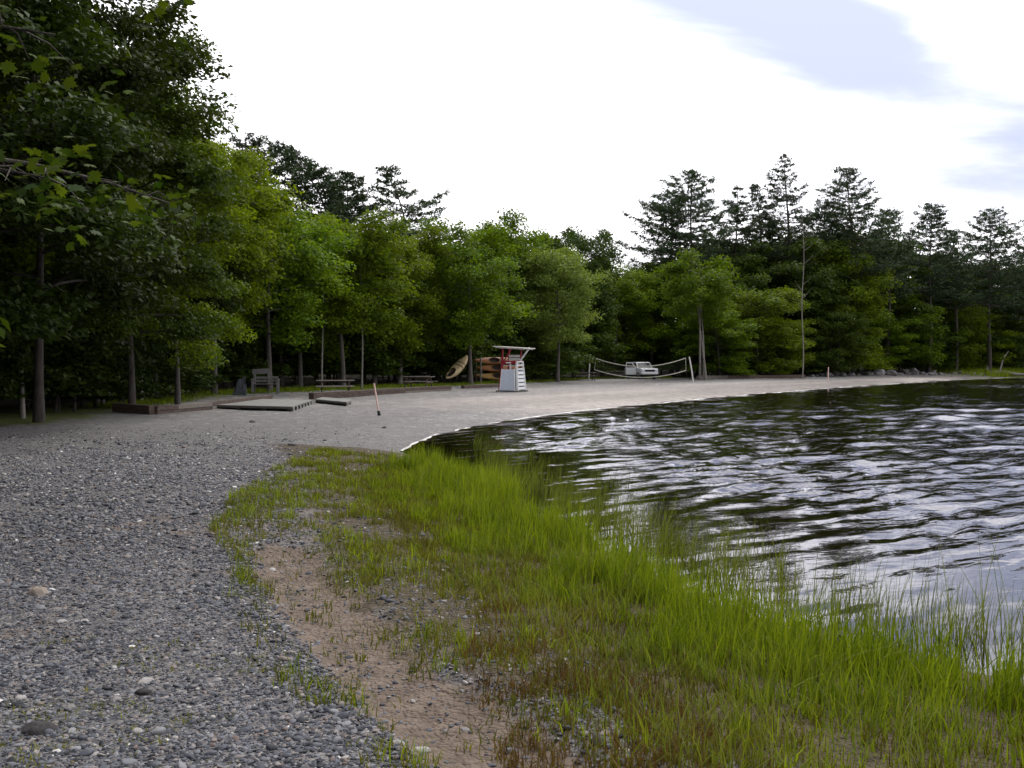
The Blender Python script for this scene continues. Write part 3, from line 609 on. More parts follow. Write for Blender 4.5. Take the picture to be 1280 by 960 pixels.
for k, (px, Y, top, r, st, mi, leaf, bark, lab) in enumerate(FRONT):
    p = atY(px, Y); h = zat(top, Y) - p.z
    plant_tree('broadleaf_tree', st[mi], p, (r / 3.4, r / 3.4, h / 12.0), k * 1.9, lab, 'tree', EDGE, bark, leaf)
p = atY(876, 101); plant_tree('broadleaf_tree', BC, p, (1.25, 1.25, (zat(326, 101) - p.z) / 12), 0.6, 'tree with three slim bare pale trunks beside the right net post', 'tree', EDGE)
# pines that rise above the wood: px, distance, top row, radius, options, label
PINES = [
 (308, 82, 172, 4.2, dict(dens=1.3, shape='round', z0=0.50, gap=0.15, asym=(0.15, 0)), 'dark pine half hidden behind the left broadleaf trees'),
 (412, 92, 178, 5.0, dict(z0=0.45, gap=0.10, dens=1.6, bendtop=(-5.2, 0), asym=(-0.35, 0), rise=0.12, spread=0.40), 'windswept pine whose crown bends over to the left'),
 (434, 97, 212, 4.6, dict(dens=1.3, z0=0.50, gap=0.12, asym=(0.2, 0), spread=0.4), 'shorter dark pine right beside the windswept pine'),
 (508, 92, 204, 4.8, dict(z0=0.50, gap=0.28, dens=1.3, bendtop=(-2.2, 0), asym=(0.25, 0), whorl=0.85, spread=0.5), 'sparse gappy pine with flat tiered branches left of centre'),
 (864, 118, 212, 6.8, dict(z0=0.45, gap=0.08, asym=(-0.15, 0), rise=0.16, spread=0.42), 'broad dense pine with leftmost crown of the right group'),
 (840, 121, 236, 5.8, dict(z0=0.48, gap=0.15, asym=(-0.25, 0), rise=0.2, spread=0.4), 'second leader pine on the left flank of the broad dense pine'),
 (920, 122, 232, 5.0, dict(z0=0.45, gap=0.16, rise=0.05, spread=0.55, whorl=0.75), 'narrow ragged pine in the gap right of the broad pine'),
 (950, 126, 230, 3.8, dict(z0=0.45, gap=0.18, bendtop=(-0.9, 0), rise=0.05, spread=0.5), 'slim pine tucked just left of the tallest pine'),
 (984, 126, 189, 5.6, dict(z0=0.42, gap=0.16, asym=(-0.2, 0), whorl=0.8, bendtop=(-0.6, 0), spread=0.55), 'tallest pine with long single branches near its thin top'),
 (1064, 130, 208, 8.4, dict(z0=0.45, gap=0.08, bendtop=(-1.0, 0), rise=0.16, spread=0.62), 'wide pine with bare wispy tip right of the tallest pine'),
 (1030, 132, 250, 6.0, dict(z0=0.50, gap=0.10, spread=0.45), 'lower pine filling between the tallest and wide pines'),
 (1110, 136, 258, 6.0, dict(z0=0.45, gap=0.14, spread=0.5), 'shorter pine on the right shoulder of the wide pine'),
 (1162, 142, 254, 5.4, dict(shape='round', z0=0.46, gap=0.10), 'round-topped pine between the wide pine and right edge'),
 (1195, 147, 288, 4.6, dict(z0=0.46, gap=0.16, bendtop=(-1.2, 0), spread=0.5), 'small leaning pine beside the round-topped pine'),
 (1236, 152, 260, 9.0, dict(z0=0.42, gap=0.08, rise=0.16, spread=0.52), 'broad dark pine nearest the right edge of the picture'),
 (1285, 158, 296, 6.2, dict(z0=0.42, gap=0.10, spread=0.5), 'lower dark pine cut by the right edge'),
]
for k, (px, Y, top, r, opt, lab) in enumerate(PINES):
    p = atY(px, Y); h = zat(top, Y) - p.z
    plant_tree('pine_tree', tree_meshes('pine', pine(100 + k, h, r, **opt), M_BARK_D, M_NEEDLE), p, (1, 1, 1), 0.0, lab, 'pine tree', 'pines rising above the wood')
# the deep wood behind, row behind row
def filler():
    g = np.random.default_rng(3)
    sil = np.array([(-500, -100), (-150, -60), (60, 60), (160, 150), (250, 235), (330, 290), (430, 305), (560, 305), (640, 292), (730, 318), (760, 330), (800, 332), (860, 300), (930, 300), (1000, 290), (1060, 290), (1130, 300), (1200, 320), (1280, 320), (1450, 320)])
    tl = np.array(_tl, float)
    for row, (back, dy, step) in enumerate([(9, 10, 62), (19, 4, 58), (34, 8, 62)]):
        for px in np.arange(-330 + 20 * row, 1800, step):
            pj = px + g.uniform(-12, 12); Y = np.interp(pj, tl[:, 0], tl[:, 1]) + back * g.uniform(0.85, 1.15)
            top = np.interp(pj, sil[:, 0], sil[:, 1]) + dy + g.uniform(0, 22)
            p = atY(pj, Y); h = max(8.0, zat(top, Y) - p.z); r = min(max(3.6, 0.36 * h), 46.0 * Y / F + 2.2)
            plant_tree('forest_tree', FW[int(g.integers(2))], p, (r / 3.8, r / 3.8, h / 12), g.uniform(0, 6.28), 'unseen broadleaf tree out of view at left, added for its shade', 'tree', 'trees deep in the wood', leaf=M_SHADE if pj < 240 else None)  # trees at left take the leaf with shade in its colour
filler()
for k, (x, y, h, r) in enumerate([(-13.5, 3.0, 13, 4.6), (-12.5, 13.0, 14, 4.4), (-17, 9, 15, 5), (-11.5, -5, 13, 4.5), (-17, 18, 15, 4.6)]):  # wood continued out of view, trees added to shade the left side
    plant_tree('forest_tree', FW[k % 2], (x, y, gz(x, y)), (r / 3.8, r / 3.8, h / 12), k * 2.0, 'unseen broadleaf tree out of view at left, added for its shade', 'tree', 'trees deep in the wood')
def bushes():
    g = np.random.default_rng(5); tl = np.array(_tl, float)
    for row, (back, hh) in enumerate([(3.2, 1.9), (10.0, 3.4)]):
        for px in np.arange(-60, 1420, 34 if row == 0 else 26):
            if row == 0 and (280 < px < 630 or 715 < px < 840): continue
            pj = px + g.uniform(-10, 10); Y = np.interp(pj, tl[:, 0], tl[:, 1]) + back * g.uniform(0.7, 1.3); p = atY(pj, Y)
            w = g.uniform(0.8, 1.4) * (1 + row * 0.35) * (1 + Y / (260 if pj < 850 else 110)); hh_ = hh * (1.0 if pj < 850 else 1.5); h = hh_ * g.uniform(0.6, 1.15)
            plant_tree('undergrowth_shrub', BUSH[int(g.integers(2))], p, (w, w, h / 2.2), g.uniform(0, 6.28), 'dark leafy shrub in the undergrowth at the foot of the wood', 'shrub', 'shrubs under the trees', leaf=M_SHADE if pj < 300 else None)  # left shrubs also have the shade painted into their leaf colour
bushes()
# extra slim pale trunks among the left trees
def saplings():
    g = np.random.default_rng(12)
    for px, Y, lab in [(28, 27, 'slim grey trunk nearest the left edge of the picture'), (128, 34, 'slim pale sapling trunk behind the left timber wall corner'), (176, 38, 'slightly leaning pale sapling in the strip of grass'),
                       (196, 41, 'thin pale sapling between the leaning sapling and pale trunk'), (402, 57, 'thin pale sapling left of the nearer picnic table'), (452, 60, 'thin grey sapling right of the nearer picnic table'), (1046, 122, 'thin crooked grey trunk at the left end of boulders')]:
        p = atY(px, Y); T, V, Fc, rnd = broadleaf(int(px) + 200, 9, 1.5, 5000, 0.19, low=0.42, limbs=14, trunk_r=0.065, clump=(0.6, 0.24)); lx = g.normal(0, 0.03)
        r = plant_tree('slim_sapling', tree_meshes('sapling', (T, V, Fc, rnd), M_BARK_P, M_LEAF), p, (1, 1, 1), g.uniform(0, 6), lab, 'sapling', 'slim saplings'); r.rotation_euler = (0, lx, r.rotation_euler[2])
saplings()
def dead_trunk():
    p = atY(1003, 107); h = zat(258, 107) - p.z; g = np.random.default_rng(2); T = Tubes(); zz = np.linspace(-0.4, h, 14)
    T.add(np.stack([0.10 * np.sin(zz * 0.6), 0 * zz, zz], 1), 0.075 * (1 - 0.8 * np.clip(zz, 0, h) / h), 7)
    r = empty('bare_tree', p, 0, 'tall bare bleached trunk standing in front of the right pines', 'dead tree'); link('trunk', T.mesh('dead_trunk', M_BARK_DEAD), r)
    for k in range(11):
        z0 = h * g.uniform(0.35, 0.97); a = g.uniform(0, 6.28); L = g.uniform(0.5, 1.6) * (1.1 - z0 / h * 0.5); t = np.linspace(0, 1, 4); B = Tubes()
        B.add(np.stack([0.1 * math.sin(z0 * 0.6) + L * t * math.cos(a), L * t * math.sin(a), z0 + L * (0.5 * t + 0.3 * t ** 2)], 1), 0.03 * (1 - 0.8 * t), 4); link('branch', B.mesh('dead_branch', M_BARK_DEAD), r)
dead_trunk()

# ------------------------------------------------------------------ the near maple overhanging from the left
def maple_leaf_outline():
    pts = [(0, -0.5), (0.05, -0.30), (0.28, -0.36), (0.24, -0.22), (0.52, -0.10), (0.40, 0.0), (0.50, 0.20), (0.27, 0.14), (0.20, 0.20), (0.22, 0.36), (0.10, 0.33), (0, 0.58)]
    return np.array(pts + [(-x, y) for x, y in pts[1:-1][::-1]])
def near_maple():
    g = np.random.default_rng(77); base = np.array([-7.6, 8.6]); h = 10.5
    z = gz(*base); root = empty('maple_tree', (base[0], base[1], z), 0, 'near maple with large lobed leaves overhanging the upper left corner', 'tree')
    T = Tubes(); zz = np.linspace(-0.3, 9.6, 10); T.add(np.stack([0.1 * np.sin(zz * 0.5), 0.1 * np.cos(zz * 0.6), zz], 1), 0.26 * (1 - 0.9 * np.clip(zz, 0, 10) / 10.0), 10)
    C = []
    for k in range(46):
        z0 = 2.7 + 6.8 * (k + g.random()) / 46; az = k * 2.39996 + g.normal(0, 0.25); u = (z0 - 2.7) / 7.5
        L = (4.7 if u < 0.55 else 4.7 * math.sqrt(max(0.05, 1 - ((u - 0.55) / 0.5) ** 2))) * g.uniform(0.75, 1.08); d = np.array([math.cos(az), math.sin(az)]); q = np.array([-d[1], d[0]]); t = np.linspace(0, 1, 7)
        pts = np.stack([L * d[0] * t, L * d[1] * t, z0 + L * (0.36 * t - 0.30 * t ** 2)], 1); T.add(pts, 0.055 * (1 - 0.85 * t), 5)
        for j in range(13):
            tt = g.uniform(0.3, 1.02); p = np.array([L * d[0] * tt, L * d[1] * tt, z0 + L * (0.36 * tt - 0.30 * tt ** 2)]); sd = g.uniform(-1, 1); w = 1.25 * (1.15 - 0.7 * tt)
            e = p + np.array([q[0] * sd * w + d[0] * 0.2, q[1] * sd * w + d[1] * 0.2, g.uniform(-0.3, 0.12)]); T.add(np.stack([p, (p + e) / 2 + [0, 0, 0.06], e]), [0.012, 0.008, 0.003], 4); C.append((e, d))
    link('trunk', T.mesh('maple_trunk', M_BARK_D), root)
    n = 13; P = np.repeat(np.array([c[0] for c in C]), n, 0); D0 = np.repeat(np.array([[c[1][0], c[1][1], -0.25] for c in C]), n, 0); N = len(P)
    P = P + np.clip(g.normal(0, 1, (N, 3)), -1.6, 1.6) * np.array([0.26, 0.26, 0.16]); Nn = np.array([0, 0, 1.0]) + g.normal(0, 0.5, (N, 3)); D = D0 + g.normal(0, 0.6, (N, 3)); sz = g.uniform(0.085, 0.175, N); rnd = g.uniform(0, 1, N)
    Nn /= np.linalg.norm(Nn, axis=1)[:, None]; D -= (D * Nn).sum(1)[:, None] * Nn; D /= np.linalg.norm(D, axis=1)[:, None]; S = np.cross(Nn, D)
    O = maple_leaf_outline(); m = len(O)
    # the leaves that show largest: nearest to the camera side and inside the picture
    W = P + [base[0], base[1], z]; q = W - [0, 0, CAMZ]; px = 640 + F * q[:, 0] / q[:, 1]; py = HOR - F * q[:, 2] / q[:, 1]
    vis = (px > 0) & (px < 300) & (py > -20) & (py < 330); score = np.where(vis, sz / q[:, 1], 0); big = np.argsort(-score)[:290]
    rest = px < 258; big = big[px[big] < 258]; rest[big] = False
    def verts(i): 
        curl = -0.18 * (O[:, 0] ** 2 + O[:, 1] ** 2)
        return P[i][:, None, :] + sz[i][:, None, None] * (O[None, :, 0:1] * S[i][:, None, :] + O[None, :, 1:2] * D[i][:, None, :] + curl[None, :, None] * Nn[i][:, None, :])
    half = list(range(0, 12)); fan = []           # triangles from the leaf base-centre
    cen = np.array([[0, 0.0]])
    i = np.where(rest)[0]; V = verts(i); Cc = P[i][:, None, :]; V = np.concatenate([V, Cc], 1); k = m + 1
    tri = np.array([(a, (a + 1) % m, m) for a in range(m)]); Fc = (np.arange(len(i))[:, None, None] * k + tri[None]).reshape(-1, 3)
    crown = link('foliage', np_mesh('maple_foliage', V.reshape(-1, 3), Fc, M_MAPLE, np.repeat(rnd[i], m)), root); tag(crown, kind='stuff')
    ms = []
    for c in range(6):
        curl = -(0.1 + 0.05 * c) * (O[:, 0] ** 2 + O[:, 1] ** 2); V1 = np.vstack([np.column_stack([O, curl]), [[0, 0, 0]]]); ms.append(np_mesh('maple_leaf', V1, tri, M_MAPLE, np.full(m, c / 5.0)))
    for n_, j in enumerate(big):
        o = link('leaf', ms[n_ % 6], root); Mx = Matrix((S[j], D[j], Nn[j])).transposed().to_4x4(); o.matrix_local = Matrix.Translation(Vector(P[j])) @ Mx @ Matrix.Diagonal((sz[j], sz[j], sz[j], 1))
near_maple()

# ------------------------------------------------------------------ grass, weeds, gravel
def blades(name, P, z, hh, ww, m, label, cat, lean=0.35, seed=1, dirbias=(0.0, 0.0), seg=3, brown=0.0):
    g = np.random.default_rng(seed); n = len(P); az = g.uniform(0, 6.283, n); face = g.uniform(0, 6.283, n); le = np.abs(g.normal(0, lean, n)) * hh
    dx = np.cos(az) * le + dirbias[0] * hh; dy = np.sin(az) * le + dirbias[1] * hh; fx, fy = np.cos(face), np.sin(face); rows = []
    for k in range(seg + 1):
        t = k / seg; w = ww * (1 - t ** 1.6) * 0.5 + 0.0004; cx = P[:, 0] + dx * t ** 2; cy = P[:, 1] + dy * t ** 2; cz = z - 0.02 + hh * (t - 0.18 * t ** 2 * np.minimum(1, le / (hh + 1e-6) * 2))
        rows.append(np.stack([cx - fx * w, cy - fy * w, cz], 1)); rows.append(np.stack([cx + fx * w, cy + fy * w, cz], 1))
    V = np.stack(rows, 1).reshape(-1, 3); k = 2 * (seg + 1); q = np.array([(2 * i, 2 * i + 1, 2 * i + 3, 2 * i + 2) for i in range(seg)]); Fc = (np.arange(n)[:, None, None] * k + q[None]).reshape(-1, 4)
    rn = np.clip(g.uniform(0, 1, n) * 0.75 + 0.35 * (fbm(P[:, 0] * 1.2, P[:, 1] * 1.2, 2) - 0.3), 0, 1)
    o = link(name, np_mesh(name, V, Fc, m, np.repeat(rn, seg))); return tag(o, label, cat, kind='stuff')
def poly_px(pts, z=-0.05): return np.array([tuple(at_z(px, py, z)[:2]) for px, py in pts])
def sample(poly, n, g, dens=None):
    lo, hi = poly.min(0), poly.max(0); out = []; tot = 0
    while tot < n:
        p = g.uniform(lo, hi, (n * 3, 2)); p = p[inside(p, poly)]
        if dens is not None: p = p[g.uniform(0, 1, len(p)) < dens(p)]
        if len(p) == 0: break
        out.append(p); tot += len(p)
    return np.vstack(out)[:n]
def clumped(p, sc=2.0, lo=0.35, hi=0.6, seed=0): return sstep(lo, hi, fbm(p[:, 0] * sc + seed, p[:, 1] * sc + seed * 2, 3))
def tuftify(P, k, r, g):
    return (P[:, None, :] + g.normal(0, r, (len(P), k, 2))).reshape(-1, 2)
def vegetation():
    g = np.random.default_rng(21)
    # tall grass belt on the bank
    belt = poly_px([(470, 578), (520, 566), (600, 585), (700, 640), (790, 685), (900, 740), (1060, 790), (1250, 830), (1500, 865), (1500, 1250), (1150, 1250), (1010, 1010), (890, 910), (790, 820), (680, 745), (570, 690), (490, 640), (455, 600)])
    def bd(p):
        s_ = shore_s(p); px, py = to_px(p); k = clumped(p, 1.7, 0.38, 0.62, 3); k2 = clumped(p, 5.0, 0.40, 0.6, 13); k = np.maximum(k, 0.8 * sstep(820, 1000, px) * (p[:, 1] < 7.5))
        return np.clip((0.05 + 0.95 * k) * (0.12 + 0.88 * k2) * sstep(3.3, 1.0, s_ + 0.9 * (k - 0.5)), 0, 1) * np.clip(1.15 - p[:, 1] / 42, 0.5, 1)
    pts = sample(belt, 5900, g, bd); P = tuftify(pts, 5, 0.034, g); z = hgt(P); n = len(P)
    s = shore_s(P); tv = np.repeat(g.uniform(0.5, 1.3, len(pts)), 5); hh = g.uniform(0.35, 1.15, n) * tv * (0.11 + 0.25 * sstep(2.5, 0.3, s)) * (0.6 + 0.8 * fbm(P[:, 0] * 1.3, P[:, 1] * 1.3, 2)); ww = g.uniform(0.0035, 0.0095, n) * (1 + P[:, 1] / 30)
    blades('tall_grass', P, z, hh, ww, M_GRASS, 'dense bright green grass covering the bank at the water edge', 'grass', 0.30, 5, (0.05, 0.0), 4)
    keep = g.uniform(0, 1, n) < 0.07; blades('dry_grass', P[keep] + 0.02, z[keep], hh[keep] * g.uniform(0.5, 1.0, keep.sum()), ww[keep] * 0.8, M_STRAW, 'dead straw-coloured blades mixed among the green bank grass', 'grass', 0.7, 25, (0.06, 0.0), 3)
    # darker sedge under it, toward the lower right
    belt2 = poly_px([(640, 650), (900, 780), (1150, 860), (1500, 985), (1500, 1250), (1000, 1250), (800, 960), (680, 830), (560, 720)])
    P = tuftify(sample(belt2, 900, g, lambda p: 0.1 + clumped(p, 3.0, 0.38, 0.6, 17)), 5, 0.04, g); n = len(P); blades('sedge', P, hgt(P), g.uniform(0.06, 0.24, n), g.uniform(0.004, 0.008, n), M_GRASS_D, 'darker short sedge growing low among the bank grass', 'grass', 0.4, 6)
    # reeds standing in the water
    reed = poly_px([(590, 548), (690, 575), (800, 612), (930, 668), (1010, 715), (1150, 735), (1400, 760), (1500, 865), (1250, 830), (1060, 790), (900, 740), (790, 685), (700, 640), (600, 585)], WZ)
    def rd(p): 
        s = -shore_s(p); return np.exp(-np.maximum(s - 0.1, 0) / 0.55) * (0.2 + 0.8 * clumped(p, 1.1, 0.35, 0.6, 8)) + 0.015
    P = tuftify(sample(reed, 900, g, rd), 4, 0.05, g); n = len(P); zz = np.maximum(hgt(P), WZ - 0.35); hh = (WZ - zz) + g.uniform(0.16, 0.46, n)
    blades('water_reed', P, zz, hh, g.uniform(0.004, 0.007, n) * (1 + P[:, 1] / 40), M_GRASS_D, 'thin reeds standing in the shallow water along the bank', 'reeds', 0.22, 7, (0.10, 0.02))
    # a few long reeds at the right
    P = tuftify(poly_px([(1190, 790), (1245, 805), (1215, 800), (1262, 795), (905, 725), (985, 760)], WZ), 3, 0.06, g); n = len(P); zz = hgt(P); blades('tall_reed', P, zz, g.uniform(0.6, 0.95, n) + (WZ - zz), np.full(n, 0.007), M_GRASS_D, 'few long bent reeds reaching above the water at right', 'reeds', 0.3, 9, (-0.12, 0.0), 5)
    # low yellowish weeds, left fringe and patches
    fringe = poly_px([(395, 562), (490, 562), (560, 600), (640, 660), (760, 745), (860, 815), (980, 890), (1080, 1000), (1000, 1250), (560, 1250), (430, 985), (380, 900), (330, 830), (290, 760), (290, 700), (262, 665), (290, 625), (340, 590)])
    def fd(p):
        px, py = to_px(p); d = ditch(p); k = clumped(p, 2.4, 0.42, 0.62, 5); left = np.exp(-((px - (300 + np.maximum(0, py - 780) * 0.75)) / 38) ** 2)
        return np.clip((0.12 + 0.9 * k) * (1 - 0.72 * d) + 0.5 * left * k, 0, 1)
    P = tuftify(sample(fringe, 7600, g, fd), 5, 0.028, g); n = len(P); blades('low_weed', P, hgt(P), g.uniform(0.025, 0.10, n) * (0.7 + 0.8 * fbm(P[:, 0] * 2, P[:, 1] * 2, 2)), g.uniform(0.004, 0.010, n) * (1 + P[:, 1] / 25), M_WEED, 'low yellow-green weeds in patches between gravel and tall grass', 'weeds', 0.55, 10, seg=2)
    P = tuftify(sample(fringe, 900, g, lambda p: clumped(p, 2.4, 0.45, 0.6, 5) * sstep(0, 1, 1 - ditch(p)) * 0.8), 7, 0.03, g); n = len(P); blades('weed_tuft', P, hgt(P), g.uniform(0.05, 0.17, n), g.uniform(0.004, 0.007, n) * (1 + P[:, 1] / 25), M_GRASS, 'fresh green tufts scattered along the edge of the gravel', 'weeds', 0.45, 11, seg=2)
    P = tuftify(sample(np.vstack([belt[:12], poly_px([(720, 1250), (700, 960), (640, 860), (590, 780), (540, 715), (480, 650), (450, 600)])]), 8200, g, lambda p: sstep(-0.15, 0.3, shore_s(p)) * (0.12 + clumped(p, 3.5, 0.34, 0.56, 31)) * (1 - 0.8 * ditch(p))), 5, 0.035, g); n = len(P); blades('olive_weed', P, hgt(P), g.uniform(0.02, 0.12, n), g.uniform(0.004, 0.009, n) * (1 + P[:, 1] / 30), M_OLIVE, 'low olive-brown growth between the tufts of bank grass', 'weeds', 0.55, 19, seg=2)
    rb = poly_px([(620, 750), (760, 830), (880, 915), (1000, 1010), (1050, 1250), (640, 1250), (640, 960), (570, 840)])
    P = tuftify(sample(rb, 1000, g, lambda p: 0.15 + clumped(p, 3.0, 0.4, 0.6, 9)), 6, 0.03, g); n = len(P); blades('reddish_weed', P, hgt(P), g.uniform(0.03, 0.12, n), g.uniform(0.005, 0.011, n), M_RED, 'low reddish-brown weeds along the sandy runnel and bank', 'weeds', 0.5, 12, seg=2)
    gs = poly_px([(-60, 1250), (-60, 830), (200, 800), (330, 830), (420, 960), (560, 1250)])
    P = tuftify(sample(gs, 260, g, lambda p: clumped(p, 2.0, 0.5, 0.62, 4)), 7, 0.02, g); n = len(P); blades('gravel_weed', P, hgt(P), g.uniform(0.02, 0.06, n), g.uniform(0.005, 0.010, n), M_WEED, 'tiny weeds sprouting through the foreground gravel', 'weeds', 0.6, 13, seg=2)
    # turf under the wood edge
    tl = np.array(_tl, float); px = g.uniform(60, 840, 26000); Y = np.interp(px, tl[:, 0], tl[:, 1]) + g.normal(0.8, 1.6, 26000); P = np.stack([(px - 640) / F * Y, Y], 1); P = P[(Y > 33) & (g.uniform(0, 1, len(Y)) < 0.2 + clumped(P, 0.35, 0.4, 0.6, 2))]
    n = len(P); blades('turf_grass', P, hgt(P), g.uniform(0.05, 0.24, n), g.uniform(0.02, 0.05, n), M_GRASS, 'strip of green grass at the foot of the trees', 'grass', 0.4, 14, seg=2)
    c = at_z(1262, 467, 0.25); P = np.stack([g.normal(c[0] + 4, 8, 16000), g.normal(c[1] - 2, 8, 16000)], 1); P = P[shore_s(P) > 0.3]; n = len(P); blades('point_grass', P, hgt(P), g.uniform(0.6, 1.35, n), g.uniform(0.04, 0.09, n), M_GRASS, 'patch of grass on the point at far right shore', 'grass', 0.3, 15, seg=2)
vegetation()
_ico_v = None
def ico():
    t = (1 + 5 ** 0.5) / 2; v = np.array([(-1, t, 0), (1, t, 0), (-1, -t, 0), (1, -t, 0), (0, -1, t), (0, 1, t), (0, -1, -t), (0, 1, -t), (t, 0, -1), (t, 0, 1), (-t, 0, -1), (-t, 0, 1)], float); v /= np.linalg.norm(v[0])
    f = np.array([(0, 11, 5), (0, 5, 1), (0, 1, 7), (0, 7, 10), (0, 10, 11), (1, 5, 9), (5, 11, 4), (11, 10, 2), (10, 7, 6), (7, 1, 8), (3, 9, 4), (3, 4, 2), (3, 2, 6), (3, 6, 8), (3, 8, 9), (4, 9, 5), (2, 4, 11), (6, 2, 10), (8, 6, 7), (9, 8, 1)]); return v, f
def pebble_nodes():
    ng = bpy.data.node_groups.new('pebbles', 'GeometryNodeTree'); N = ng.nodes.new; L = ng.links.new
    ng.interface.new_socket('Geometry', in_out='INPUT', socket_type='NodeSocketGeometry'); ng.interface.new_socket('Geometry', in_out='OUTPUT', socket_type='NodeSocketGeometry')
    gi, go = N('NodeGroupInput'), N('NodeGroupOutput'); join = N('GeometryNodeJoinGeometry')
    for k in range(6):
        ic = N('GeometryNodeMeshIcoSphere'); ic.inputs['Radius'].default_value = 1.0; ic.inputs['Subdivisions'].default_value = 2
        nz = N('ShaderNodeTexNoise'); nz.noise_dimensions = '4D'; nz.inputs['W'].default_value = 3.7 * k; nz.inputs['Scale'].default_value = 0.75; nz.inputs['Detail'].default_value = 1.5
        sub = N('ShaderNodeVectorMath'); sub.operation = 'SUBTRACT'; sub.inputs[1].default_value = (0.5, 0.5, 0.5); L(nz.outputs['Color'], sub.inputs[0])
        sc = N('ShaderNodeVectorMath'); sc.operation = 'SCALE'; sc.inputs['Scale'].default_value = 1.7; L(sub.outputs[0], sc.inputs[0])
        sp_ = N('GeometryNodeSetPosition'); L(ic.outputs['Mesh'], sp_.inputs['Geometry']); L(sc.outputs[0], sp_.inputs['Offset'])
        sm = N('GeometryNodeSetShadeSmooth'); L(sp_.outputs[0], sm.inputs[0]); mt = N('GeometryNodeSetMaterial'); mt.inputs['Material'].default_value = M_PEB; L(sm.outputs[0], mt.inputs['Geometry'])
        ti = N('GeometryNodeGeometryToInstance'); L(mt.outputs[0], ti.inputs[0]); L(ti.outputs[0], join.inputs[0])
    ip = N('GeometryNodeInstanceOnPoints'); L(gi.outputs[0], ip.inputs['Points']); L(join.outputs[0], ip.inputs['Instance']); ip.inputs['Pick Instance'].default_value = True
    def att(nm, ty):
        a = N('GeometryNodeInputNamedAttribute'); a.data_type = ty; a.inputs['Name'].default_value = nm; return a.outputs['Attribute']
    L(att('pick', 'INT'), ip.inputs['Instance Index']); L(att('scl', 'FLOAT_VECTOR'), ip.inputs['Scale'])
    er = N('FunctionNodeEulerToRotation'); L(att('rot', 'FLOAT_VECTOR'), er.inputs[0]); L(er.outputs[0], ip.inputs['Rotation'])
    L(ip.outputs[0], go.inputs[0]); return ng
def gravel():
    g = np.random.default_rng(31)
    zone = poly_px([(-120, 520), (480, 535), (480, 620), (560, 700), (700, 800), (860, 930), (1000, 1250), (-500, 1250)])
    def dn(p):
        d = np.hypot(p[:, 0], p[:, 1]); k = (6.0 / np.maximum(d, 5.0)) ** 1.8 * (1 - sstep(14, 28, d)); px, py = to_px(p)
        inner = sstep(280, 420, px - np.maximum(0, py - 760) * 0.9)
        return k * (1 - 0.65 * ditch(p)) * (1 - 0.86 * inner) * (0.5 + 0.5 * clumped(p, 1.1, 0.3, 0.55, 6))
    n = 105000; P = sample(zone, n, g, dn); d = np.hypot(P[:, 0], P[:, 1])
    r = np.exp(g.normal(math.log(0.0076), 0.45, n)) * np.clip(d / 8.0, 0.9, 1.35) * (0.72 + 0.6 * fbm(P[:, 0] * 0.7 + 3, P[:, 1] * 0.7, 3)); r = np.clip(r, 0.0035, 0.036)
    S = np.stack([r * g.uniform(0.8, 1.5, n), r * g.uniform(0.7, 1.1, n), r * g.uniform(0.30, 0.68, n)], 1); rot = np.stack([g.normal(0, 0.22, n), g.normal(0, 0.22, n), g.uniform(0, 6.283, n)], 1)
    V = np.column_stack([P, hgt(P) + S[:, 2] * g.uniform(0.0, 0.5, n)]); rn = np.clip(g.beta(1.15, 1.45, n) * 0.94 + (g.uniform(0, 1, n) < 0.008) * 0.6 + 0.10 * sstep(7, 20, d), 0, 1)
    me = bpy.data.meshes.new('gravel'); me.vertices.add(n); me.vertices.foreach_set('co', V.astype(np.float32).ravel())
    for nm, ty, v, key in (('scl', 'FLOAT_VECTOR', S, 'vector'), ('rot', 'FLOAT_VECTOR', rot, 'vector'), ('rnd', 'FLOAT', rn, 'value'), ('pick', 'INT', g.integers(0, 6, n), 'value')):
        a = me.attributes.new(nm, ty, 'POINT'); a.data.foreach_set(key, np.asarray(v, np.int32 if ty == 'INT' else np.float32).ravel())
    me.materials.append(M_PEB); o = link('gravel', me); m = o.modifiers.new('pebbles', 'NODES'); m.node_group = pebble_nodes()
    tag(o, 'loose grey pebbles covering the foreground beach', 'gravel', kind='stuff')
gravel()

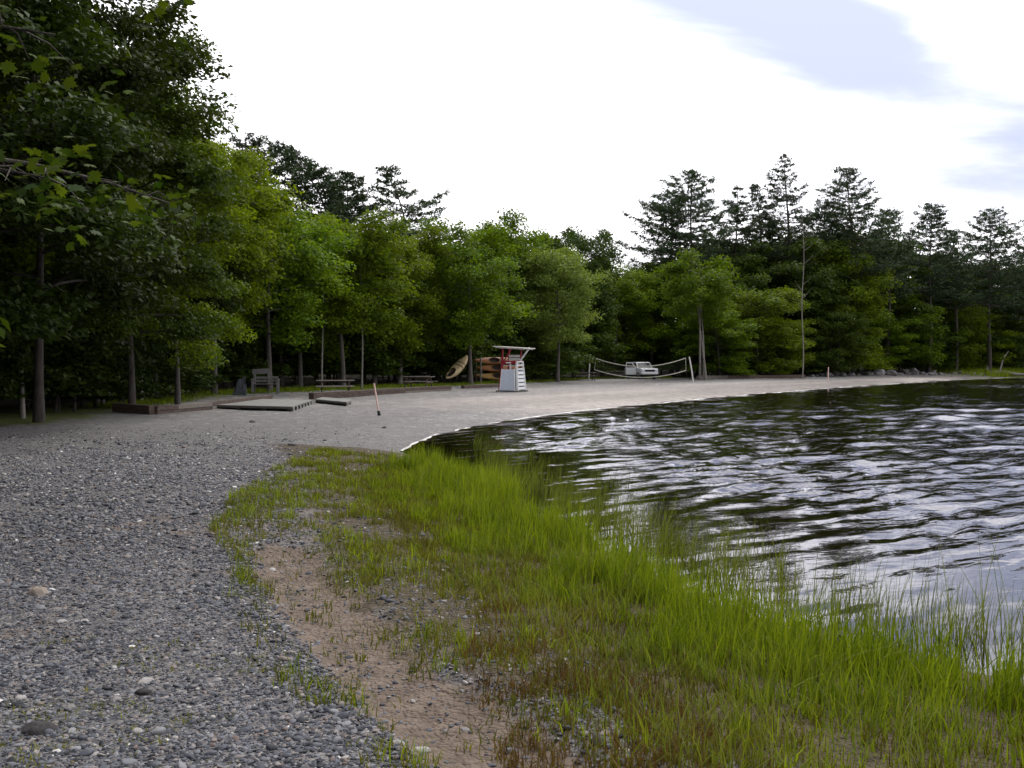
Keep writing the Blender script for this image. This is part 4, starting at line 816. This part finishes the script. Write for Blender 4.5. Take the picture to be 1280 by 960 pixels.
# ------------------------------------------------------------------ stones and boulders
def rock_mesh(name, seed, m, rough=0.22, sub=2, flat=0.65):
    import bmesh
    g = np.random.default_rng(seed); bm = bmesh.new(); bmesh.ops.create_icosphere(bm, subdivisions=sub + 1, radius=1.0)
    k = g.normal(0, 1, (7, 3)); ph = g.uniform(0, 6.28, 7); cuts = rdir(g, 9)
    for v in bm.verts:
        p = np.array(v.co); 
        for c in cuts:
            dd = p @ c - 0.78
            if dd > 0: p = p - c * dd * 0.85
        p = p * (1 + rough * 0.35 * sum(math.sin(float(k[i] @ p) * 2.2 + ph[i]) for i in range(7)) / 3); p[2] *= flat; v.co = p
    me = bpy.data.meshes.new(name); bm.to_mesh(me); bm.free(); me.materials.append(m); return me
STN = [(365, 557, 0.11, M_ROCK_D, 'dark flat stone alone on the gravel above the grass tip'), (406, 551, 0.07, M_ROCK_D, 'small dark stone right of the flat dark stone'),
       (180, 867, 0.055, M_ROCK_D, 'dark stone in the lower left gravel touching a pale stone'), (181, 853, 0.05, M_ROCK_W, 'pale stone just above a dark stone in the lower left gravel'), (340, 713, 0.05, M_ROCK_W, 'bright white stone among weeds left of centre'),
       (50, 914, 0.085, M_ROCK_D, 'largest dark round stone near the lower left corner'), (26, 873, 0.04, M_ROCK_W, 'flat white stone close to the left edge'), (106, 777, 0.035, M_ROCK_W, 'small white stone at the left, upper of two'), (77, 778, 0.04, M_ROCK_W, 'pale stone beside the small white stone at left'),
       (48, 742, 0.10, M_ROCK_T, 'pale tan stone on the left gravel'), (527, 939, 0.045, M_ROCK_W, 'pale stone at the sandy runnel near the bottom edge'), (172, 915, 0.04, M_ROCK_W, 'white stone low in the left gravel'), (500, 570, 0.05, M_ROCK_T, 'tan stone at the tip of the grass by the water'), (480, 535, 0.09, M_ROCK_D, 'dark stone on open gravel below the stake'), (315, 528, 0.13, M_ROCK_D, 'dark stone on gravel in front of the wooden dock')]
for k, (px, py, r, m, lab) in enumerate(STN):
    p = ground(px, py); o = link('stone', rock_mesh('stone', 300 + k, m, 0.2, 2, 0.6)); o.location = p + Vector((0, 0, r * 0.08)); o.scale = (r * 0.9, r * 0.68, r * 0.7); o.rotation_euler = (0.1, 0.1, k * 1.3); tag(o, lab, 'stone', 'single stones on the gravel')
RM = [rock_mesh('boulder', 400 + k, M_ROCK, 0.5, 2, 0.75) for k in range(5)]
g_ = np.random.default_rng(44)
for k, px in enumerate(np.concatenate([np.linspace(1004, 1225, 27), np.linspace(1085, 1165, 7)])):
    Y = np.interp(px, [1000, 1100, 1200, 1300], [115, 131, 146, 160]) + g_.uniform(-2.0, 2.5) + (2.5 if k >= 27 else 0); p = atY(px + g_.uniform(-3, 3), Y); r = g_.uniform(0.22, 0.62) * (1.3 if 1090 < px < 1180 else 0.9)
    o = link('boulder', RM[int(g_.integers(5))]); o.location = p + Vector((0, 0, r * 0.2)); o.scale = (r * g_.uniform(0.9, 1.5), r, r * g_.uniform(0.8, 1.2)); o.rotation_euler = (g_.normal(0, 0.2), g_.normal(0, 0.2), g_.uniform(0, 6)); tag(o, 'grey boulder in the row along the foot of the far right trees', 'boulder', 'boulders along the far treeline')
def driftwood():
    p = atY(1262, 150); g = np.random.default_rng(8); r = empty('driftwood', p, 0, 'bleached uprooted driftwood with bent limb on the right point', 'driftwood')
    T = Tubes(); t = np.linspace(0, 1, 8); T.add(np.stack([-3.0 + 5.2 * t, 0.3 * np.sin(t * 3), 0.45 + 0.15 * np.sin(t * 5)], 1), 0.34 * (1 - 0.45 * t), 8); link('trunk', T.mesh('drift_trunk', M_BARK_DEAD), r)
    for k in range(9):
        a = g.uniform(0, 6.28); L = g.uniform(0.7, 1.6); B = Tubes(); B.add(np.stack([-3.0 - 0.3 * t + 0.3 * g.normal() * t, L * t * math.cos(a), 0.5 + L * t * abs(math.sin(a)) * 0.9 - 0.3 * t * (math.sin(a) < 0)], 1), 0.10 * (1 - 0.85 * t) + 0.01, 5); link('root', B.mesh('drift_root', M_BARK_DEAD), r)
    B = Tubes(); B.add(np.stack([-1.6 + 0.9 * t + 1.3 * np.maximum(0, t - 0.6), 0 * t, 0.5 + 3.6 * t ** 1.2 - 1.2 * np.maximum(0, t - 0.75)], 1), 0.16 * (1 - 0.8 * t) + 0.015, 6); link('limb', B.mesh('drift_limb', M_BARK_DEAD), r)
driftwood()

# ------------------------------------------------------------------ lifeguard chair
def lifeguard_chair():
    p = ground(640, 489.5); r = empty('lifeguard_chair', p, R(-27), 'tall white lifeguard chair with red posts and flat roof', 'lifeguard chair')
    B = 0.55; T_ = 0.41; H = 1.78; TOP = 2.58
    def post_at(sx, sy, z): k = B + (T_ - B) * min(z, H) / H; return Vector((sx * k, sy * k, z))
    for sx in (-1, 1):
        MB().box((sx * (B + 0.02), 0, 0.03), (0.11, 1.75, 0.10)).build('skid', M_DECK_DARK, r, 0.01)
        for sy in (-1, 1):
            top = TOP - 0.05 if sy < 0 or sx < 0 else H
            m = MB().beam(post_at(sx, sy, 0.06), post_at(sx, sy, H), 0.10, 0.10)
            if sx < 0: m.beam(post_at(sx, sy, H - 0.02), Vector((sx * T_, sy * T_, TOP - 0.05)), 0.095, 0.095); m.build('post', M_REDP, r, 0.008)
    MB().box((0, 0, 0.02), (1.95, 0.13, 0.07)).build('skid', M_DECK_DARK, r, 0.01)
    def face(sy, z0, z1, w0=1.0, off=0.055):                # a panel that follows the taper of the posts on the -Y / +Y side
        a = [post_at(-1, sy, z0), post_at(1, sy, z0), post_at(1, sy, z1), post_at(-1, sy, z1)]; n = Vector((0, sy, 0)); vs = []
        for q in a: qq = Vector((q.x * w0, q.y, q.z)); vs.append(qq + n * off)
        for q in a: qq = Vector((q.x * w0, q.y, q.z)); vs.append(qq + n * (off - 0.02))
        f = [(0, 1, 2, 3), (7, 6, 5, 4), (0, 4, 5, 1), (1, 5, 6, 2), (2, 6, 7, 3), (3, 7, 4, 0)]; return MB().add(vs, f)
    for k in range(6):                                       # front boards
        z0 = 0.08 + k * 0.205; o = face(-1, z0, z0 + 0.201, 0.86).build('front_board', M_PANEL, r)
    face(1, 0.08, 1.3, 0.9).build('back_panel', M_PANEL, r)
    for sx in (-1, 1): 
        a = post_at(sx * 0.90, -1, 0.07); b = post_at(sx * 0.90, -1, 1.33); MB().beam(a + Vector((0, -0.07, 0)), b + Vector((0, -0.07, 0)), 0.03, 0.06, (0, 1, 0)).build('trim', M_WHITE, r)
    # ladder side (+X)
    def side(y, z): k = B + (T_ - B) * z / H; return Vector((k + 0.08, y * k, z))
    for sy in (-0.92, 0.92): MB().beam(side(sy, 0.06), side(sy, H), 0.05, 0.13, (1, 0, 0)).build('ladder_rail', M_WHITE, r, 0.006)
    for k in range(7):
        z = 0.20 + k * 0.225 ; hh = 0.15 if k < 5 else 0.07
        a = side(-0.90, z); b = side(0.90, z); MB().beam(a, b, 0.045, hh).build('rung', M_WHITE, r, 0.006)
    MB().beam(side(-0.9, H - 0.03), side(0.9, H - 0.03), 0.046, 0.06).build('rung', M_WHITE, r, 0.006)
    def sideL(y, z): k = B + (T_ - B) * z / H; return Vector((-k - 0.06, y * k, z))
    for k in range(6): MB().beam(sideL(-0.9, 0.18 + k * 0.205), sideL(0.9, 0.18 + k * 0.205), 0.02, 0.195).build('side_board', M_PANEL, r)
    MB().box((0, 0.02, 1.52), (0.80, 0.70, 0.05)).build('seat', M_WHITE, r, 0.01)
    for z in (1.70, 1.90, 2.08): MB().box((0, 0.31, z), (0.74, 0.03, 0.14)).build('back_slat', M_WHITE, r, 0.006)
    for sx in (-1, 1): MB().box((sx * (T_ + 0.005), -0.04, 1.80), (0.12, 0.98, 0.05)).build('armrest', M_REDP, r, 0.01)
    MB().box((0, -T_ - 0.062, 1.70), (0.94, 0.03, 0.15)).build('front_rail', M_REDP, r, 0.006)
    MB().box((0.02, -T_ - 0.09, 1.69), (0.34, 0.02, 0.055)).build('name_board', M_WHITE, r)
    MB().beam((0.08, -T_ + 0.05, 1.31), (0.08, -T_ + 0.05, 1.66), 0.05, 0.09).build('front_strut', M_WHITE, r)
    MB().beam((-T_ + 0.1, -T_ - 0.055, 1.78), (T_ * 0.55, -T_ - 0.055, TOP - 0.05), 0.04, 0.08, (0, 1, 0)).build('brace', M_REDP, r)
    MB().beam((T_ + 0.06, 0.1, H), (T_ + 0.68, 0.1, TOP - 0.02), 0.045, 0.09).build('brace', M_WHITE, r)
    MB().beam((T_ + 0.0, 0.36, H - 0.05), (T_ + 0.0, 0.36, TOP - 0.06), 0.07, 0.07).build('roof_post', M_REDP, r)
    rf = MB().box((0.14, 0.0, TOP + 0.0), (2.05, 1.5, 0.05), Matrix.Rotation(R(3.5), 3, 'Y')).build('roof', M_ROOF, r, 0.008)
    for y in (-0.55, 0.55): MB().box((0.14, y, TOP - 0.055), (1.9, 0.05, 0.055), Matrix.Rotation(R(3.5), 3, 'Y')).build('rafter', M_WHITE, rf)
lifeguard_chair()

# ------------------------------------------------------------------ volleyball net
def volley_net():
    a = atY(735.5, 92); b = atY(867.5, 86); r = empty('volleyball_net', (a + b) / 2, 0, 'sagging volleyball net with pale tapes between two white posts', 'volleyball net'); c = (a + b) / 2
    a, b = a - c, b - c; Ya, Yb = a.y + c.y, b.y + c.y
    at_ = Vector((xat(738, Ya) - c.x, a.y, zat(443, Ya) - c.z)); bt = Vector((xat(861.5, Yb) - c.x, b.y, zat(446, Yb) - c.z))
    for p, q in ((a, at_), (b, bt)): MB().tube([p - Vector((0, 0, 0.4)), (p + q) / 2, q], [0.065, 0.06, 0.055], 10).build('post', M_POST, r)
    def lerp(t): Y = Ya + (Yb - Ya) * t; return Y
    n = 28
    def curve(pl, pm, pr, t, xl, xr):           # quadratic through left, middle, right rows
        k = pl * (1 - t) * (1 - 2 * t) + pm * 4 * t * (1 - t) + pr * t * (2 * t - 1); px = xl + (xr - xl) * t; Y = Ya + (Yb - Ya) * (0.05 + 0.9 * t)
        return Vector((xat(px, Y) - c.x, Y - c.y, zat(k, Y) - c.z))
    top = [curve(448, 458.0, 447.5, t, 745, 857) for t in np.linspace(0, 1, n)]; bot = [curve(462, 471.8, 463, t, 743, 857.5) for t in np.linspace(0, 1, n)]
    def tape(pts, w, nm):
        m = MB()
        for p, q in zip(pts[:-1], pts[1:]): m.beam(p, q, 0.02, w)
        m.build(nm, M_TAPE, r)
    tape(top, 0.075, 'top_tape'); tape(bot, 0.07, 'bottom_tape'); tape([top[0], bot[0]], 0.06, 'side_tape'); tape([top[-1], bot[-1]], 0.06, 'side_tape')
    for p, q in ((at_, top[0]), (bt, top[-1]), (a + (at_ - a) * 0.45, bot[0]), (b + (bt - b) * 0.45, bot[-1])): MB().tube([p, q], [0.008, 0.008], 5).build('rope', M_CORD, r)
    T = Tubes()
    for t in np.linspace(0, 1, 84)[1:-1]:
        k = t * (n - 1); i = int(k); f = k - i; p = top[i].lerp(top[i + 1], f); q = bot[i].lerp(bot[i + 1], f); T.add([p, q], 0.0025, 3)
    for w in np.linspace(0, 1, 10)[1:-1]: T.add([top[i].lerp(bot[i], w) for i in range(n)], 0.0025, 3)
    o = link('mesh_cords', T.mesh('net_mesh', M_CORD), r); tag(o, kind='stuff')
volley_net()

# ------------------------------------------------------------------ picnic tables
def picnic_table(px, py, rz, label, L=1.85):
    p = ground(px, py); r = empty('picnic_table', p, rz, label, 'picnic table', 'picnic tables under the trees')
    for k in range(5): MB().box((0, -0.3 + 0.15 * k, 0.74), (L, 0.135, 0.04)).build('top_plank', M_TABLE, r, 0.006)
    for sy in (-1, 1):
        for k in range(2): MB().box((0, sy * (0.64 + 0.15 * k), 0.45), (L, 0.135, 0.04)).build('bench_plank', M_TABLE, r, 0.006)
    for sx in (-1, 1):
        x = sx * (L / 2 - 0.28)
        for sy in (-1, 1): MB().beam((x, sy * 0.68, -0.03), (x, sy * 0.24, 0.72), 0.045, 0.10, (0, 1, 0)).build('leg', M_TIMBER, r)
        MB().box((x + 0.046, 0, 0.40), (0.045, 1.55, 0.09)).build('seat_support', M_TIMBER, r); MB().box((x + 0.046, 0, 0.675), (0.045, 0.72, 0.085)).build('top_support', M_TIMBER, r)
        MB().beam((x - sx * 0.02, 0, 0.64), (x - sx * 0.52, 0, 0.70), 0.04, 0.07).build('brace', M_TIMBER, r)
picnic_table(419, 494, R(12), 'brown wooden picnic table nearest, left of the leaning stake', 1.9)
picnic_table(523, 486, R(-14), 'brown wooden picnic table between the stake and tan canoe', 1.9)
picnic_table(732, 476.0, R(6), 'dark picnic table behind the left volleyball post', 2.0)
picnic_table(770, 473.2, R(-8), 'dark picnic table furthest back behind the volleyball net', 2.0)

# ------------------------------------------------------------------ grey bench, slab, stakes
def grey_bench():
    p = ground(332, 492); s = p.y / F; r = empty('wooden_bench', p, R(8), 'weathered grey wooden bench with high back board by tree', 'bench')
    w = 0.60
    MB().box((-0.24, 0.26, 1.10), (0.86, 0.05, 0.26), Matrix.Rotation(R(-3), 3, 'Y')).build('back_board', M_BENCH, r, 0.01)
    for x in (-0.56, 0.12): MB().beam((x, 0.22, -0.05), (x, 0.30, 1.2), 0.10, 0.10).build('back_post', M_BENCH, r, 0.01)
    for k in range(3): MB().box((0.0, -0.24 + 0.17 * k, 0.46 + 0.012 * (2 - k)), (1.25, 0.15, 0.04)).build('seat_slat', M_BENCH, r, 0.006)
    for k in range(2): MB().box((0.0, 0.27, 0.62 + 0.17 * k), (1.2, 0.03, 0.12)).build('back_slat', M_BENCH, r, 0.006)
    for x in (-0.60, 0.60):
        MB().beam((x, -0.28, -0.05), (x, -0.28, 0.68), 0.12, 0.09).build('leg', M_BENCH, r, 0.008)
        MB().box((x, -0.02, 0.70), (0.16, 0.66, 0.045)).build('armrest', M_BENCH, r, 0.008)
    MB().beam((0.60, 0.26, -0.05), (0.60, 0.26, 0.68), 0.10, 0.09).build('leg', M_BENCH, r, 0.008)
    MB().box((-0.60, -0.03, 0.30), (0.05, 0.46, 0.50)).build('side_panel', M_BENCH, r, 0.006)
grey_bench()
def slab():
    import bmesh
    p = ground(299, 494); bm = bmesh.new(); bmesh.ops.create_cube(bm, size=1.0); bmesh.ops.subdivide_edges(bm, edges=bm.edges[:], cuts=6, use_grid_fill=True); g = np.random.default_rng(3)
    for v in bm.verts:
        x, y, z = v.co; t = z + 0.5; n = float(fbm(np.array([x * 4 + 3]), np.array([z * 3 + y * 2]), 2)[0]) - 0.5
        v.co = (x * (0.68 - 0.36 * t) + 0.14 * t + n * 0.06, y * (0.34 - 0.12 * t) + n * 0.10, t * 0.92 - 0.06 - 0.10 * (x < 0) * t + n * 0.05)
    me = bpy.data.meshes.new('slab'); bm.to_mesh(me); bm.free(); me.materials.append(M_SLATE); o = link('standing_slab', me); o.location = p; o.rotation_euler = (0, 0, 0.25); tag(o, 'dark blue-grey slab standing upright left of the grey bench', 'rock slab')
slab()
def stake(px, py, tx, ty, label, m, w=0.022, foot=True):
    p = ground(px, py); t = Vector((xat(tx, p.y), p.y, zat(ty, p.y))) - p; r = empty('marker_stake', p, 0, label, 'stake')
    MB().tube([Vector((0, 0, 0)) + t * 0.10, t * 0.5, t], [w, w, w * 0.9], 8).build('shaft', m, r)
    if foot: MB().tube([Vector((-t.x * 0.05, 0, -0.12)), t * 0.05, t * 0.14], [w * 1.9, w * 1.9, w * 1.5], 8).build('foot', M_BLACK, r)
    else: MB().tube([Vector((0, 0, -0.1)), t * 0.12], [w, w], 8).build('foot', m, r)
stake(474, 519, 467.5, 479, 'pinkish leaning stake with black foot on open gravel', M_STAKE, 0.028)
stake(1035, 478, 1035.5, 459, 'thin upright stake on the beach before the boulders', M_STAKE, 0.045, False)

# ------------------------------------------------------------------ timbers and docks
def timber_wall(name, pts, w, rows, hrow, label, seglen=2.4):
    P = [ground(px, py) for px, py in pts]; c = P[0].copy(); r = empty(name, c, 0, label, 'timber edging')
    for a, b in zip(P[:-1], P[1:]):
        n = max(1, round((b - a).length / seglen)); d = (b - a).normalized()
        for q in range(rows):
            sh = 0.5 * (q % 2) if n > 1 else 0; cuts = [0] + [min(1, (k + 1 - sh * 0.6) / n) for k in range(n)] 
            cuts[-1] = 1.0
            for t0, t1 in zip(cuts[:-1], cuts[1:]):
                if t1 - t0 < 0.02: continue
                A = a.lerp(b, t0) - c + d * 0.006; Bq = a.lerp(b, t1) - c - d * 0.006; up = Vector((0, 0, hrow * (q + 0.5) - 0.05 + random.uniform(-0.006, 0.006))); off = Vector((d.y, -d.x, 0)) * random.uniform(-0.012, 0.012)
                MB().beam(A + up + off, Bq + up + off, w, hrow - 0.006).build('timber', M_TIMBER if random.random() < 0.8 else M_TIMBER_TOP, r, 0.012)
timber_wall('timber_wall', [(143, 515), (190, 518.5)], 0.22, 2, 0.17, 'dark end of the timber wall at left below the trees', 1.4)
timber_wall('timber_edging', [(192.5, 518), (262, 511.5), (338, 500.5)], 0.22, 2, 0.15, 'brown timber edging running back behind the wooden dock', 2.6)
timber_wall('timber_edging', [(389, 499), (562, 488)], 0.26, 2, 0.17, 'long brown timber edging in front of the picnic tables', 3.2)
timber_wall('timber_edging', [(578, 485.5), (626, 483.5)], 0.24, 1, 0.24, 'short dark timber left of the lifeguard chair', 3.0)
timber_wall('timber_edging', [(872, 474.2), (1005, 472.2)], 0.40, 1, 0.42, 'long weathered log edging right of the volleyball net', 4.0)
def dock(label, A, B, C, th, planks, seglabel=None):
    """front-left, front-right and back-right corners in the photo"""
    a, b, c = ground(*A), ground(*B), ground(*C); u = (b - a); v = (c - b); L = u.length; W = v.length; rz = math.atan2(u.y, u.x)
    sgn = 1 if (u.x * v.y - u.y * v.x) > 0 else -1; r = empty('wooden_dock', ((a + b) / 2 + Vector((0, 0, 0.0))), rz, label, 'dock', 'dock sections lying on the beach')
    z0 = (a.z + b.z) / 2; dz = (c.z - b.z) / W; sk = v.dot(u.normalized()); Wp = math.sqrt(max(0.2, W * W - sk * sk))
    M = Matrix(((1, sk / Wp, 0), (0, 1, 0), (0, 0, 1)))
    def P(x, y, z): return Vector((x + y * sk / Wp, y * sgn, z + y * dz))
    pw = Wp / planks
    def slab(x0, x1, y0, y1, za, zb, nm, m):
        vs = [P(x, y, z) for z in (za, zb) for x, y in ((x0, y0), (x1, y0), (x1, y1), (x0, y1))]; return MB().add(vs, [(3, 2, 1, 0), (4, 5, 6, 7), (0, 1, 5, 4), (1, 2, 6, 5), (2, 3, 7, 6), (3, 0, 4, 7)]).build(nm, m, r)
    for k in range(planks): slab(-L / 2 + random.uniform(-.015, .015), L / 2 + random.uniform(-.015, .015), k * pw + 0.006, (k + 1) * pw - 0.006, th - 0.04 + random.uniform(-.004, .004), th, 'plank', M_DECK)
    for y in (0.02, Wp - 0.07): slab(-L / 2 + 0.01, L / 2 - 0.01, y, y + 0.05, th - 0.085, th - 0.045, 'stringer', M_DECK)
    nb = max(2, int(L / 1.0) + 1)
    for k in range(nb):
        x = -L / 2 + 0.06 + (L - 0.30) * k / (nb - 1); slab(x, x + 0.18, 0.0, 0.14, -0.06, th - 0.088, 'block', M_DECK_DARK)
    ns = max(2, int(Wp / 0.8))
    for k in range(ns):
        y = 0.2 + (Wp - 0.5) * k / max(1, ns - 1); slab(L / 2 - 0.06, L / 2 - 0.01, y, y + 0.45 * Wp / ns, -0.04, th - 0.045, 'end_block', M_DECK)
    slab(-L / 2 + 0.1, L / 2 - 0.1, 0.2, Wp - 0.2, -0.05, th - 0.13, 'underside', M_DECK_DARK)
dock('large pale weathered dock section lying flat on the gravel', (263, 510.5), (366, 514.5), (391, 505), 0.15, 16)
dock('small pale dock section beside the long timber edging', (394, 503.5), (433, 508), (440, 504.5), 0.16, 7)

# ------------------------------------------------------------------ canoe and kayaks
def hull(r, m, L=3.4, Wd=0.62, H=0.34, cockpit=(-0.55, 0.40, 0.24), inner=None, bands=()):
    ns, nr = 40, 20; xs = np.linspace(-1, 1, ns); V = []; 
    for x in xs:
        w = Wd / 2 * (1 - abs(x) ** 2.3) ** 0.75 + 0.006; hh = H * (0.55 + 0.45 * (1 - abs(x) ** 2)); keel = -hh * 0.62 * (1 - 0.75 * abs(x) ** 3) + 0.10 * abs(x) ** 3; deck = hh * 0.38 + 0.05 * abs(x) ** 2
        for k in range(nr):
            a = 2 * math.pi * k / nr; cy, sz = math.cos(a), math.sin(a); V.append((x * L / 2, w * math.copysign(abs(cy) ** 0.8, cy), (deck if sz > 0 else -keel) * sz * (0.75 if sz > 0 else 1)))
    V = np.array(V); F1 = []; c0, cl, cw = cockpit
    for i in range(ns - 1):
        for k in range(nr):
            q = (i * nr + k, i * nr + (k + 1) % nr, (i + 1) * nr + (k + 1) % nr, (i + 1) * nr + k); ce = V[list(q)].mean(0)
            if ce[2] > 0.02 and ((ce[0] - c0) / cl) ** 2 + (ce[1] / cw) ** 2 < 1: continue
            F1.append(q)
    me = bpy.data.meshes.new('hull'); me.from_pydata(V.tolist(), [], F1); me.materials.append(m); me.polygons.foreach_set('use_smooth', np.ones(len(me.polygons), bool)); o = link('hull', me, r)
    t = np.linspace(0, 2 * math.pi, 25); dk = H * 0.38 * 0.75
    MB().tube([(c0 + cl * math.cos(a), cw * 0.98 * math.sin(a), dk * (1.02 - 0.25 * abs(math.sin(a)) ** 2)) for a in t], np.full(25, 0.022), 6, False).build('coaming', inner or M_INNER, r)
    vi = [(c0 + s * cl * math.cos(a), s * cw * math.sin(a), -0.06 - 0.02 * (1 - s)) for s in (1.0, 0.4) for a in t[:-1]]; fi = [(k, (k + 1) % 24, 24 + (k + 1) % 24, 24 + k) for k in range(24)] + [tuple(range(24, 48))]
    MB().add(vi, fi).build('cockpit_floor', inner or M_INNER, r)
    for bx, bw in bands:
        w = Wd / 2 * (1 - abs(bx * 2 / L) ** 2.3) ** 0.75 + 0.012; x_ = bx * 2 / L; hh = H * (0.55 + 0.45 * (1 - x_ ** 2)); pts = []
        B = MB(); rows = []
        for xx in (bx - bw / 2, bx + bw / 2):
            rows.append([(xx, w * math.copysign(abs(math.cos(a)) ** 0.8, math.cos(a)), (hh * 0.38 * 0.75 + 0.02 if math.sin(a) > 0 else hh * 0.62 + 0.006) * math.sin(a)) for a in np.linspace(0, 2 * math.pi, 25)])
        B.add(rows[0] + rows[1], [(k, k + 1, 26 + k, 25 + k) for k in range(24)]).build('band', M_BAND, r)
    return o
def place_dir(r, a, b, upv):
    x = (b - a).normalized(); y = Vector(upv).cross(x).normalized(); z = x.cross(y); r.matrix_world = Matrix.Translation((a + b) / 2) @ Matrix((x, y, z)).transposed().to_4x4()
def canoe():
    a = atY(556, 69.5); Y = a.y; s = Y / F; lo = Vector((xat(559, Y), Y, zat(473, Y))); hi = Vector((xat(582.5, Y), Y + 1.4, zat(446, Y + 1.4)))
    r = empty('canoe', a, 0, 'tan canoe with dark bands leaning against a tree trunk', 'canoe'); L = (hi - lo).length + 0.15
    hull(r, M_CANOE, L, 0.80, 0.60, (-L * 0.27, L * 0.17, 0.26), M_INNER, [(0.12, 0.07), (0.42, 0.06)]); place_dir(r, lo, hi, (-0.55, -0.95, 0.25))
canoe()
def kayak_rack():
    p = ground(628, 480); p = atY(628, 75.0); r = empty('kayak_rack', p, R(20), 'wooden pole rack holding orange and yellow kayaks', 'rack')
    X = (-1.9, -0.3, 1.3)
    for x in X:
        for y in (-0.55, 0.55): MB().tube([(x, y, -0.3), (x + 0.02, y, 0.9), (x, y, 1.95)], [0.07, 0.065, 0.05], 8).build('pole', M_BARK_P, r)
        for z in (0.35, 0.95, 1.5): MB().tube([(x + 0.10, -0.75, z), (x + 0.10, 0.75, z)], [0.045, 0.045], 8).build('crossbar', M_BARK, r)
    k = 0
    for z, y, m, lab, tip in [(0.52, -0.32, M_YELLOW, 'dull yellow kayak on the lowest bar of the rack', 0), (0.52, 0.36, M_ORANGE, 'orange kayak at the back of the lowest bar', 0.1), (1.12, -0.30, M_ORANGE, 'dull orange kayak on the middle bar of the rack', -0.1), (1.12, 0.36, M_YELLOW, 'yellow kayak at the back of the middle bar', 0), (1.67, -0.05, M_ORANGE, 'dull orange kayak on top of the pole rack', 0.1)]:
        q = empty('kayak', p, 0, lab, 'kayak', 'kayaks on the rack'); hull(q, m, 3.7, 0.60, 0.36, (-0.25, 0.42, 0.22)); rot = Matrix.Rotation(R(20) + random.uniform(-0.05, 0.05), 4, 'Z'); q.matrix_world = Matrix.Translation(p) @ rot @ Matrix.Translation((-0.3 + random.uniform(-0.3, 0.3), y, z + 0.04)) @ Matrix.Rotation(R(55 if k % 2 == 0 else 40), 4, 'X'); k += 1
kayak_rack()

# ------------------------------------------------------------------ pickup truck
def pickup():
    p = atY(801, 103); p = Vector((p.x, p.y, p.z)); r = empty('pickup_truck', p, R(-90 + 14), 'white pickup truck with open side door parked behind net', 'pickup truck')
    # local +X is the front of the truck
    def prof(pts, w, nm, m, bev=0.03, tw=1.0):
        n = len(pts); vs = [(x, -w / 2 * (tw if z > 1.2 else 1), z) for x, z in pts] + [(x, w / 2 * (tw if z > 1.2 else 1), z) for x, z in pts]
        f = [tuple(reversed(range(n))), tuple(range(n, 2 * n))] + [(i, (i + 1) % n, n + (i + 1) % n, n + i) for i in range(n)]; return MB().add(vs, f).build(nm, m, r, bev)
    prof([(-2.5, 0.45), (2.35, 0.45), (2.5, 0.55), (2.5, 0.98), (2.42, 1.07), (1.15, 1.16), (-2.5, 1.12)], 1.78, 'body', M_CARW, 0.05)
    prof([(-0.75, 1.10), (1.2, 1.12), (0.55, 1.72), (-0.55, 1.74)], 1.66, 'cab', M_CARW, 0.05, 0.88)
    MB().add([(1.19, -0.72, 1.17), (1.19, 0.72, 1.17), (0.66, 0.64, 1.655), (0.66, -0.64, 1.655)], [(0, 1, 2, 3)]).build('windscreen', M_GLASS, r).location = (0.022, 0, 0.02)
    for sy in (-1, 1): MB().add([(0.98, sy * 0.80, 1.20), (-0.60, sy * 0.80, 1.20), (-0.50, sy * 0.745, 1.62), (0.52, sy * 0.745, 1.62)], [(0, 1, 2, 3)]).build('side_window', M_GLASS, r).location = (0, sy * 0.035, 0)
    MB().box((2.515, 0, 0.86), (0.05, 1.06, 0.20)).build('grille', M_BLACK, r, 0.01); MB().box((2.54, 0, 0.56), (0.14, 1.74, 0.16)).build('bumper', M_CHROME, r, 0.03)
    for sy in (-1, 1): MB().box((2.515, sy * 0.70, 0.87), (0.06, 0.26, 0.19)).build('headlight', M_LAMP, r, 0.02); MB().box((0.95, sy * 0.98, 1.25), (0.10, 0.22, 0.16)).build('mirror', M_BLACK, r, 0.02)
    for x in (-1.55, 1.55):
        for sy in (-1, 1):
            t = np.linspace(0, 2 * math.pi, 21); w = MB().tube([(x, sy * 0.70, 0.35), (x, sy * 0.92, 0.35)], [0.36, 0.36], 20).build('wheel', M_BLACK, r, 0.03); MB().tube([(x, sy * 0.90, 0.35), (x, sy * 0.935, 0.35)], [0.21, 0.19], 16).build('rim', M_CHROME, w)
    d = bpy.data.objects.new('door', None); 
    # open door on the side at the left of the picture, swung out from its front hinge
    M = Matrix.Rotation(R(-112), 3, 'Z'); hx, hy = 1.02, -0.92
    def T(v): q = M @ Vector(v); return (q.x + hx, q.y + hy, q.z)
    def pan(pts, th):
        n = len(pts); vs = [T((x, -th / 2, z)) for x, z in pts] + [T((x, th / 2, z)) for x, z in pts]; return MB().add(vs, [tuple(reversed(range(n))), tuple(range(n, 2 * n))] + [(i, (i + 1) % n, n + (i + 1) % n, n + i) for i in range(n)])
    dr = pan([(0, 0.45), (0, 1.12), (-0.45 * -0.8, 1.70), (1.0, 1.70), (1.05, 1.12), (1.05, 0.45)], 0.09).build('door', M_CARW, r, 0.02)
    pan([(0.10, 1.18), (0.42, 1.62), (0.93, 1.62), (0.96, 1.18)], 0.11).build('door_window', M_GLASS, dr)
pickup()
